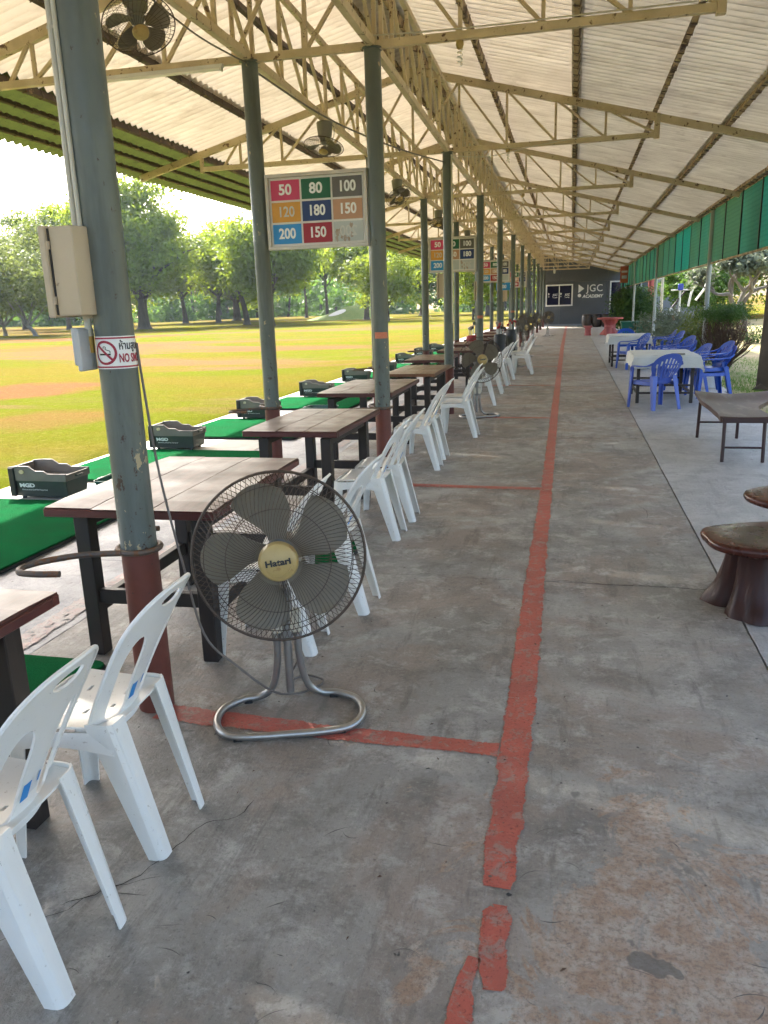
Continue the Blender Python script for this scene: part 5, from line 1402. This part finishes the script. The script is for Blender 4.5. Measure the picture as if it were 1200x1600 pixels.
# ---------------------------------------------------------------- playground and ornaments beyond the shrubs
def tube_thing(name, label, cat, parts, mat):
    t = thing(name, label, cat, (parts[0][1][0][0], parts[0][1][0][1], 0)); o = Vector(t.location)
    for nm, pts, r, mk in parts: MB().tube([Vector(p) - o for p in spline(pts, 6)], r, 8).build(nm, M[mk], t, smooth=True)
    return t
tube_thing('play_frame', 'red and white upright playground frame beyond the shrubs', 'playground', [('upright', [(4.15, 46, 0), (4.15, 46, 3.3)], .16, 'red_stone'), ('upright', [(4.75, 46, 0), (4.75, 46, 3.2)], .07, 'conduit'), ('crossbar', [(4.15, 46, 2.7), (4.75, 46, 2.7)], .05, 'white_metal')], None)
tube_thing('slide_hoop', 'white hoop shaped climbing bar beyond the shrubs', 'playground', [('hoop', [(6.0, 45, 1.2), (6.15, 45, 2.0), (6.6, 45, 2.75), (6.85, 45, 2.7), (6.75, 45, 2.1), (6.35, 45, 1.5)], .055, 'white_metal')], None)
tube_thing('swing_post', 'blue and white swing post beyond the shrubs', 'playground', [('post', [(5.55, 45, 0), (5.55, 45, 2.2)], .06, 'white_metal'), ('arm', [(5.1, 45, 2.05), (6.2, 45, 2.05)], .035, 'white_metal'), ('brace', [(5.0, 45, .9), (5.8, 45, 2.0)], .05, 'dark_wood')], None)
o = MB().box((5.55, 44.93, 2.2), (.26, .2, .34)).build('swing_box', M['blue_paint'], bevel=.03); tag(o, 'bright blue box on top of the swing post', 'box')
t = thing('stone_lantern', 'small pale stone lantern among the leafy shrubs', 'lantern', (3.9, 34, 0)); MB().lathe([(.22, -.1), (.20, .3), (.10, .34), (.09, .62), (.2, .66), (.2, .72)], 12).build('base', M['s_pale'], t); MB().lathe([(.14, .72), (.14, .95)], 8).build('lamp_house', M['red_stone'], t); MB().lathe([(.30, .95), (.28, .99), (.08, 1.18), (.0001, 1.25)], 8).build('cap', M['s_pale'], t)
t = thing('tub', 'white plastic tub beside the stacked blue chairs', 'tub', (2.55, 15.5, 0)); MB().lathe([(.17, 0), (.22, .33), (.235, .34), (.235, .36), (.21, .36), (.16, .02)], 22).build('shell', M['white_metal'], t, smooth=True)

# ---------------------------------------------------------------- golf bags in the bays
def golf_bag(x, y, label, mk, rz=0):
    t = thing('golf_bag', label, 'golf bag', (x, y, 0), rz, 'golf bags beside the far tables')
    ax = Matrix.Rotation(-.16, 3, 'X')
    MB().lathe([(.12, 0), (.135, .03), (.135, .45), (.145, .75), (.15, .86), (.13, .88)], 18, (0, 0, .01), ax).build('body', M[mk], t, smooth=True)
    MB().box(ax @ Vector((0, -.15, .32)), (.20, .08, .36), ax).build('pocket', M['black'], t, bevel=.02)
    r = random.Random(int(y * 10))
    for k in range(6):
        a = r.uniform(0, 2*pi); p = ax @ Vector((.08 * cos(a), .08 * sin(a), .8)); q = ax @ Vector((.10 * cos(a), .10 * sin(a), 1.02 + r.uniform(0, .14)))
        c = MB().tube([p, q], .007, 6).build('club', M['chrome'], t); MB().box(q + Vector((.02, 0, .02)), (.09, .05, .06), (0, .4, a)).build('club_head', M[r.choice(['black', 'chrome', 'red_plastic'])], c, bevel=.012)
    MB().tube([(-.10, .1, .7), (-.24, .32, 0)], .008, 6).build('stand_leg', M['black'], t); MB().tube([(.10, .1, .7), (.24, .32, 0)], .008, 6).build('stand_leg', M['black'], t)
golf_bag(-2.3, 19.2, 'red golf bag standing beside a far table', 'red_plastic', .3); golf_bag(-1.72, 19.45, 'black golf bag standing right of the red one', 'black', -.2); golf_bag(-1.62, 23.0, 'black golf bag farther down the bays', 'black', .4)
# ---------------------------------------------------------------- foliage
def leaf_cloud(blobs, n, size, seed, droop=.3, shell=.55, clump=0):
    """many small leaf faces spread through ellipsoid blobs"""
    r = random.Random(seed); vs = []; fs = []
    tot = sum(b[1][0] * b[1][1] * b[1][2] for b in blobs) ** 1.0
    for (c, rad) in blobs:
        k = max(8, int(n * rad[0] * rad[1] * rad[2] / tot))
        cl = []
        ncl = clump or max(5, k // 26)
        for _ in range(ncl):
            d = Vector((r.gauss(0, 1), r.gauss(0, 1), r.gauss(0, 1))).normalized(); q = shell + (1 - shell) * r.random() ** .6
            cl.append((Vector((c[0] + d.x * rad[0] * q, c[1] + d.y * rad[1] * q, c[2] + d.z * rad[2] * q)), d))
        cr = .26 * (rad[0] + rad[1] + rad[2]) / 3 + size * .6
        for _ in range(k):
            p, d = cl[r.randrange(ncl)]
            p = p + Vector((r.gauss(0, cr), r.gauss(0, cr), r.gauss(0, cr * .6)))
            nrm = (d + Vector((r.gauss(0, .7), r.gauss(0, .7), r.gauss(.5, .7)))).normalized()
            a = nrm.orthogonal().normalized(); ang = r.uniform(0, 2*pi); b = nrm.cross(a)
            u = a * cos(ang) + b * sin(ang); w = nrm.cross(u); s = size * r.uniform(.6, 1.25)
            o = len(vs); dz = Vector((0, 0, -droop * s))
            vs += [p - u * s, p - w * s * .45 + dz * .2, p + u * s + dz, p + w * s * .45 + dz * .2]
            fs.append((o, o+1, o+2, o+3))
    return MB().add(vs, fs)
def limb_tree(h, r0, seed, forks, lean=(0, 0), spread=.5, n1=6):
    """tapered trunk with limbs; returns mesh builder and limb ends"""
    r = random.Random(seed); mb = MB(); ends = []
    th = h * forks
    tp = [Vector((lean[0] * t * t, lean[1] * t * t, th * t)) + Vector((r.gauss(0, .03), r.gauss(0, .03), 0)) * t * h * .12 for t in (0, .03, .1, .3, .55, .8, 1)]
    mb.tube([tp[0] - Vector((0, 0, .3))] + tp, [r0 * 1.75, r0 * 1.6, r0 * 1.35, r0 * 1.1, r0 * .95, r0 * .85, r0 * .78, r0 * .7], 10)
    for k in range(n1):
        a = 2 * pi * k / n1 + r.uniform(-.4, .4); L = (h - th) * r.uniform(.65, 1.0); sp = spread * r.uniform(.6, 1.3) * (1 if k else .15)
        s = tp[-1] if k % 2 == 0 else tp[-2].lerp(tp[-1], r.random())
        pts = [s]; d = Vector((cos(a) * sp, sin(a) * sp, 1)).normalized()
        for q in range(5): pts.append(pts[-1] + d * L / 5 + Vector((r.gauss(0, .05), r.gauss(0, .05), r.gauss(0, .03))) * L)
        mb.tube(pts, [r0 * .5, r0 * .42, r0 * .34, r0 * .25, r0 * .17, r0 * .08], 7)
        ends.append(pts[-1]); ends.append(pts[-3])
        for m_ in (2, 3, 4):
            b = r.uniform(0, 2*pi); e = pts[m_] + Vector((cos(b), sin(b), r.uniform(.1, .7))) * L * .35
            mb.tube([pts[m_], pts[m_].lerp(e, .5) + Vector((0, 0, .04 * L)), e], [r0 * .2, r0 * .14, r0 * .05], 5); ends.append(e)
    return mb, ends
TREE_ME = {}
def tree_proto(kind, h, width, forks, leafmat, barkmat, n, leaf, seed, r0, lean=(0, 0), low=.28, dens=1.0):
    mb, ends = limb_tree(h * .92, r0, seed, forks, lean, width / h * 1.05, 7)
    r = random.Random(seed + 100); blobs = []
    for e in ends:
        q = width * r.uniform(.10, .19)
        blobs.append(((e.x, e.y, e.z), (q * 1.25, q * 1.25, q * .85)))
    for k in range(11):
        a = r.uniform(0, 2*pi); rr = width * .5 * r.uniform(.35, .95) ; z = h * r.uniform(low, .92); env = sin(pi * min(1, max(.1, (z / h - low + .14) / (1.08 - low)))) ** .6
        q = width * r.uniform(.10, .17)
        blobs.append(((lean[0] + rr * env * cos(a), lean[1] + rr * env * sin(a), z), (q * 1.3, q * 1.3, q * .8)))
    return mb.mesh('trunk', M[barkmat], smooth=True), leaf_cloud(blobs, int(n * dens), leaf, seed + 5).mesh('crown', M[leafmat])
def tree(kind, x, y, s, rz, label, group='trees on the field', sz=None, crownmat=None):
    tm, cm = TREE_ME[kind]
    t = thing({'big': 'rain_tree', 'open': 'open_tree', 'bright': 'young_tree', 'multi': 'multi_stem_tree', 'tall': 'tall_tree'}[kind], label, 'tree', (x, y, gz(x, y)), rz, group)
    t.scale = (s, s, sz or s)
    link('trunk', tm, t)
    c = link('crown', cm, t)
    if crownmat:
        c.data = cm.copy(); c.data.materials.clear(); c.data.materials.append(M[crownmat])
    return t
TREE_ME['big'] = tree_proto('big', 18.5, 15.0, .22, 'leaf_mid', 'bark', 24000, .36, 11, .75, low=.16)
TREE_ME['open'] = tree_proto('open', 15.0, 13.0, .34, 'leaf_mid', 'bark', 17000, .34, 23, .42, (.8, .3), low=.34)
TREE_ME['bright'] = tree_proto('bright', 11.0, 8.0, .2, 'leaf_bright', 'bark', 10000, .26, 31, .16, low=.16)
TREE_ME['multi'] = tree_proto('multi', 13.0, 12.0, .10, 'leaf_olive', 'bark_pale', 11000, .27, 47, .26, (-.8, 0), low=.32)
TREE_ME['tall'] = tree_proto('tall', 22.0, 11.0, .42, 'leaf_dark', 'bark', 14000, .38, 53, .36, low=.45)
tree('big', -61, 105.8, 1.12, .3, 'large dense rain tree standing alone left of the nearest board')
tree('open', -40.5, 104, 1.08, 1.2, 'forked tree whose trunk rises behind the outer post at the nearest board')
tree('bright', -23.8, 104, 1.0, .4, 'young yellow-green tree right of the nearest numbered board')
tree('multi', -60.5, 80.5, 1.0, .2, 'slender many stemmed olive tree at the far left')
tree('multi', -68.5, 85.5, .95, 2.2, 'pale stemmed tree cut by the left edge of the picture')
tree('tall', -82, 118, 1.0, .7, 'tall hazy tree rising above the fuse box', sz=1.0, crownmat='leaf_mid')
tree('open', -76, 148, 1.15, 2.0, 'broad bright tree left of the outer post at the nearest board', crownmat='leaf_mid')
tree('open', -83, 139, 1.0, 4.0, 'leaning tree between the rain tree and the golf carts', crownmat='leaf_bright')
tree('open', -66, 142, 1.1, 5.2, 'tree just left of the outer post with low hanging crown', crownmat='leaf_olive')
tree('tall', -46, 148, .85, 3.1, 'dark double trunk tree seen below the nearest board', crownmat='leaf_dark')
tree('open', -52, 132, .9, .6, 'mid green tree behind the nearest board')
tree('tall', -57, 168, .9, 1.9, 'dark tall tree farther behind the nearest board')
tree('big', -29, 158, .95, 2.6, 'dense tree behind the young yellow-green tree', crownmat='leaf_dark')
tree('tall', -17.5, 150, .95, 4.4, 'tall dark trunked tree between the second board posts', crownmat='leaf_dark')
tree('bright', -11.5, 96, .95, 2.7, 'small bright tree below the second numbered board')
tree('open', -13, 128, .95, 1.0, 'tree behind the small bright one below the second board')
tree('tall', -7, 140, .9, 2.2, 'slim dark tree seen between the distant posts')
tree('bright', -9.0, 150, 1.2, 5.0, 'sunlit yellow tree glimpsed between the farthest posts')
tree('big', -70, 160, 1.1, 4.1, 'broad dense tree filling the gap left of the nearest board', crownmat='leaf_mid')
tree('open', -98, 128, 1.25, 3.3, 'large crown behind the fuse box at the far left', crownmat='leaf_olive')
tree('big', -92, 100, .8, 1.4, 'dense crowned tree at the left edge behind the pale stemmed one', crownmat='leaf_mid')
tree('open', -50, 118, 1.15, 2.9, 'spreading green tree right behind the nearest board', crownmat='leaf_mid')
tree('open', -33, 128, 1.0, 4.9, 'spreading tree between the nearest board and its inner post', crownmat='leaf_mid')
# distant wood closing the view
r = random.Random(77); blobs = []; stems = MB()
for k in range(120):
    a = radians(r.uniform(-3, 62)); d = r.uniform(205, 275)
    x, y = -d * sin(a), d * cos(a); hh = r.uniform(11, 20); w = r.uniform(4.5, 7.5); g = gz(x, y)
    for q in range(3): blobs.append(((x + r.gauss(0, 2), y + r.gauss(0, 2), g + hh * (.12 + .27 * q)), (w * (1 - .15 * q), w * (1 - .15 * q), hh * .22)))
    stems.tube([(x, y, g - .5), (x + r.gauss(0, .5), y, g + hh * .6)], [.45, .2], 5)
wd = leaf_cloud(blobs, 60000, 1.0, 78).build('distant_wood', M['leaf_dark']); tag(wd, 'hazy blue-green wood closing the far side of the field', 'wood', kind='stuff')
tag(stems.build('distant_trunks', M['bark']), 'thin trunks of the distant wood', 'wood', kind='stuff')

# grass mound with a pale bunker
def mpos(u, v):
    a = 2 * pi * u; rr = v
    x = 9.0 * rr * cos(a); y = 6.5 * rr * sin(a); z = 2.1 * max(0, (1 - rr * rr)) ** 1.3 * (1 + .25 * sin(x * .5 + 1)) - .25
    return Vector((x, y, z))
t = MB().grid(mpos, 40, 14).build('grass_mound', M['mound_grass'], None, (-38.5, 138, gz(-38.5, 138)), smooth=True, sharp=180); tag(t, kind='structure')
def bpos2(u, v):
    a = 2*pi*u; x = 1.6 * v * cos(a) - 1.5; y = 1.0 * v * sin(a) - 3.4; rr = sqrt((x/9)**2 + (y/6.5)**2); z = 2.1 * max(0, (1 - rr*rr)) ** 1.3 * (1 + .25 * sin(x*.5 + 1)) - .25 + .05
    return Vector((x, y, z))
MB().grid(bpos2, 20, 4).build('sand_patch', M['sand'], t, smooth=True)

# golf carts
def cart(x, y, rz, label):
    t = thing('golf_cart', label, 'golf cart', (x, y, gz(x, y)), rz, 'golf carts parked under the trees')
    MB().box((0, 0, .55), (2.3, 1.15, .45)).build('body', M['white_metal'], t, bevel=.12, seg=2)
    MB().box((0.1, 0, 1.92), (1.7, 1.2, .09)).build('roof', M['white_metal'], t, bevel=.03)
    for sx in (-.65, .75):
        for sy in (-.5, .5): MB().tube([(sx, sy, .75), (sx, sy, 1.9)], .03, 6).build('pillar', M['black'], t)
    MB().box((-.25, 0, .92), (.5, 1.0, .3)).build('seat', M['black'], t, bevel=.06)
    for sx in (-.75, .75):
        for sy in (-.55, .55): MB().lathe([(.10, -.09), (.25, -.08), (.25, .08), (.10, .09)], 16, (sx, sy, .25), Matrix.Rotation(pi/2, 3, 'X')).build('wheel', M['rubber'], t, smooth=True)
cart(-99, 192, .4, 'white golf cart under the far trees, left one'); cart(-93, 194, 2.8, 'white golf cart under the far trees, right one')

# ---------------------------------------------------------------- right-hand planting
def shrub(name, label, x, y, blobs, n, leaf_, seed, lm, stems=8, h=.8, cat='shrub'):
    t = thing(name, label, cat, (x, y, gz(x, y)), 0)
    r = random.Random(seed); mb = MB()
    for k in range(stems):
        a = r.uniform(0, 2*pi); b = blobs[r.randrange(len(blobs))][0]
        mb.tube(spline([(r.gauss(0, .05), r.gauss(0, .05), -.05), (b[0] * .4 + r.gauss(0, .04), b[1] * .4, b[2] * .5), (b[0] + r.gauss(0, .08), b[1] + r.gauss(0, .08), b[2])], 3), [.025, .022, .02, .018, .015, .012, .006], 5)
    mb.build('stems', M['twig'], t); leaf_cloud(blobs, n, leaf_, seed, shell=.7).build('foliage', M[lm], t)
    return t
shrub('ball_shrub', 'dense clipped round shrub in front of the end wall window', 3.05, 43.0, [((0, 0, 1.25), (.92, .92, 1.0)), ((.1, -.1, .9), (.85, .85, .8)), ((0, 0, 1.6), (.75, .75, .7))], 11000, .075, 3, 'leaf_shrub')
shrub('leafy_shrub', 'loose grey-green shrub behind the farther blue chairs', 3.35, 24.8, [((-.35, 0, .75), (.6, .5, .45)), ((.35, .1, .85), (.6, .5, .45)), ((0, 0, .45), (.7, .6, .35))], 3200, .055, 5, 'leaf_grey', 14)
shrub('leafy_shrub', 'loose olive shrub left of the vase shaped shrub', 3.35, 21.6, [((-.15, 0, .8), (.42, .45, .45)), ((.2, .1, 1.0), (.42, .4, .38)), ((0, 0, .42), (.45, .5, .35))], 2600, .055, 6, 'leaf_olive', 14)
shrub('leafy_shrub', 'low grey-green shrub at the foot of the ball shrub', 3.4, 32.5, [((-.2, 0, .6), (.6, .6, .5)), ((.4, .1, .75), (.6, .6, .5))], 2600, .07, 8, 'leaf_grey', 10)
# vase shaped shrub: bare brown twigs below, a green cap above
t = thing('vase_shrub', 'vase shaped shrub of bare brown twigs with a clipped green top', 'shrub', (3.33, 18.9, gz(3.33, 18.9)))
r = random.Random(9); mb = MB()
for k in range(230):
    a = r.uniform(0, 2*pi); q = r.random() ** .5; R_ = .66 * q; zt_ = .95 + .50 * (1 - q * q) * r.uniform(.7, 1.0) - .12 * (1 - q)
    if q > .8: zt_ *= r.uniform(.62, 1.0)
    p = Vector((R_ * cos(a), R_ * sin(a), zt_))
    m1 = Vector((p.x * .28, p.y * .28, zt_ * .34)) + Vector((r.gauss(0, .03), r.gauss(0, .03), 0)); m2 = Vector((p.x * .72, p.y * .72, zt_ * .68)) + Vector((r.gauss(0, .04), r.gauss(0, .04), 0))
    mb.tube([(r.gauss(0, .045), r.gauss(0, .045), -.05), m1, m2, p], [.011, .009, .006, .003], 4, caps=False)
    b = m2 + Vector((r.gauss(0, .14), r.gauss(0, .14), r.uniform(.08, .3))); mb.tube([m2, b], [.005, .002], 3, caps=False)
mb.build('twigs', M['twig'], t)
leaf_cloud([((0, 0, 1.30), (.52, .52, .12)), ((.1, .05, 1.38), (.40, .40, .10)), ((-.15, -.1, 1.28), (.44, .44, .11))], 5500, .026, 10, shell=.5).build('green_top', M['leaf_shrub'], t)
# gnarled frangipani with bare grey limbs
t = thing('frangipani_tree', 'gnarled grey frangipani tree with few pale leaves on the right lawn', 'tree', (6.6, 33.5, gz(6.6, 33.5)))
r = random.Random(15); mb = MB(); tips = []
def grow(p, d, L, rad, lv):
    pts = [p]; rs = [rad]
    for k in range(4):
        d = (d + Vector((r.gauss(0, .25), r.gauss(0, .25), r.gauss(.05, .2)))).normalized(); pts.append(pts[-1] + d * L / 4); rs.append(rad * (1 - .1 * (k + 1)))
    mb.tube(spline(pts, 3), [rad * (1 - .4 * i / 12) for i in range(13)], 8)
    if lv == 0: tips.append(pts[-1]); return
    for s in range(2 if lv < 3 else 3):
        a = r.uniform(0, 2*pi); dd = (d + Vector((cos(a) * .9, sin(a) * .6, r.uniform(-.1, .5)))).normalized(); grow(pts[-1], dd, L * .74, rad * .62, lv - 1)
grow(Vector((0, 0, -.1)), Vector((-.1, 0, 1)), 1.2, .20, 4)
mb.build('limbs', M['bark_pale'], t, smooth=True)
leaf_cloud([((p.x, p.y, p.z + .1), (.34, .34, .2)) for p in tips], 2600, .13, 16).build('foliage', M['leaf_grey'], t)
# dark leaning trunk, dense dark tree and sunlit trees behind
t = thing('leaning_tree', 'dark leaning tree trunk behind the frangipani', 'tree', (8.6, 37, gz(8.6, 37)))
MB().tube(spline([(0, 0, -.2), (.25, 0, 1.2), (.55, .1, 2.6), (1.3, .2, 5.0), (1.6, .3, 7)], 4), [.42] * 5 + [.36] * 6 + [.28] * 6, 10).build('trunk', M['bark'], t, smooth=True)
leaf_cloud([((1.5, 0, 7.5), (3, 3, 1.8)), ((3.5, .5, 6.8), (2.2, 2.2, 1.4))], 5000, .14, 19).build('crown', M['leaf_mid'], t)
def rtree(x, y, h, w, lm, seed, label, n=7000, leaf_=.16, low=.1):
    tm, cm = tree_proto('r', h, w, .22, lm, 'bark', n, leaf_, seed, h * .02, low=low)
    t = thing('garden_tree', label, 'tree', (x, y, gz(x, y)), 0, 'garden trees on the right'); link('trunk', tm, t); link('crown', cm, t)
rtree(7.9, 52, 4.8, 4.2, 'leaf_dark', 61, 'dense dark round tree behind the playground', 9000, .14)
rtree(14.0, 60, 8.0, 8.0, 'leaf_bright', 62, 'sunlit yellow-green tree behind the frangipani', 9000, .18)
rtree(19.5, 57, 7.5, 8.0, 'leaf_bright', 63, 'sunlit yellow-green tree at the right edge behind the pillar', 9000, .18)
rtree(10.5, 66, 9.0, 8.0, 'leaf_mid', 64, 'green tree far behind the playground', 8000, .2)
rtree(26, 75, 11, 12, 'leaf_mid', 65, 'far green tree at the right edge', 8000, .25)
# clipped low hedge below the frangipani
shrub('low_hedge', 'low clipped green hedge under the frangipani', 7.4, 31.5, [((-.6, 0, .25), (.7, .5, .3)), ((.5, 0, .25), (.7, .5, .3)), ((1.5, .1, .25), (.7, .5, .3))], 4200, .045, 21, 'leaf_shrub', 6, cat='hedge')

# ---------------------------------------------------------------- grass blades
def blades(name, area, n, h, mk, seed, label, dens=None):
    r = random.Random(seed); vs = []; fs = []
    for _ in range(n):
        x = r.uniform(area[0], area[1]); y = r.uniform(area[2], area[3])
        if dens and r.random() > dens(x, y): continue
        z = gz(x, y); hh = h * r.uniform(.5, 1.3); a = r.uniform(0, 2*pi); w = hh * .10; l = hh * r.uniform(.1, .6)
        o = len(vs); c, s = cos(a), sin(a)
        vs += [(x - w * s, y + w * c, z - .005), (x + w * s, y - w * c, z - .005), (x + l * c, y + l * s, z + hh)]
        fs.append((o, o+1, o+2))
    tag(MB().add(vs, fs).build(name, M[mk]), label, 'grass', kind='stuff')
blades('field_grass', (-11.5, -5.36, 3.5, 24), 70000, .022, 'blade', 91, 'short dry yellow grass along the edge of the bays', lambda x, y: max(.12, 1 - (-5.36 - x) / 6))
blades('lawn_grass', (2.75, 6.5, 11, 24), 52000, .055, 'blade_green', 92, 'green lawn grass beside the pillar and shrubs', lambda x, y: 1.0 if mnoise.noise(Vector((x * .5, y * .35, 0))) > -.05 and y < 18.5 else .22)

# ---------------------------------------------------------------- air
hz = MB().box((-85, 230, 22), (1000, 660, 47)).build('haze', None); tag(hz, kind='stuff'); hz['label'] = 'pale morning haze over the field'
hm = bpy.data.materials.new('haze'); hm.use_nodes = True; nt = hm.node_tree
for nd in list(nt.nodes):
    if nd.type != 'OUTPUT_MATERIAL': nt.nodes.remove(nd)
pv = nt.nodes.new('ShaderNodeVolumePrincipled'); pv.inputs['Density Attribute'].default_value = ''; pv.inputs['Temperature Attribute'].default_value = ''; pv.inputs['Color Attribute'].default_value = ''; pv.inputs['Color'].default_value = (.74, .87, 1.0, 1); pv.inputs['Density'].default_value = .00016; pv.inputs['Anisotropy'].default_value = .35
nt.links.new(pv.outputs[0], nt.nodes['Material Output'].inputs['Volume']); hz.data.materials.append(hm)
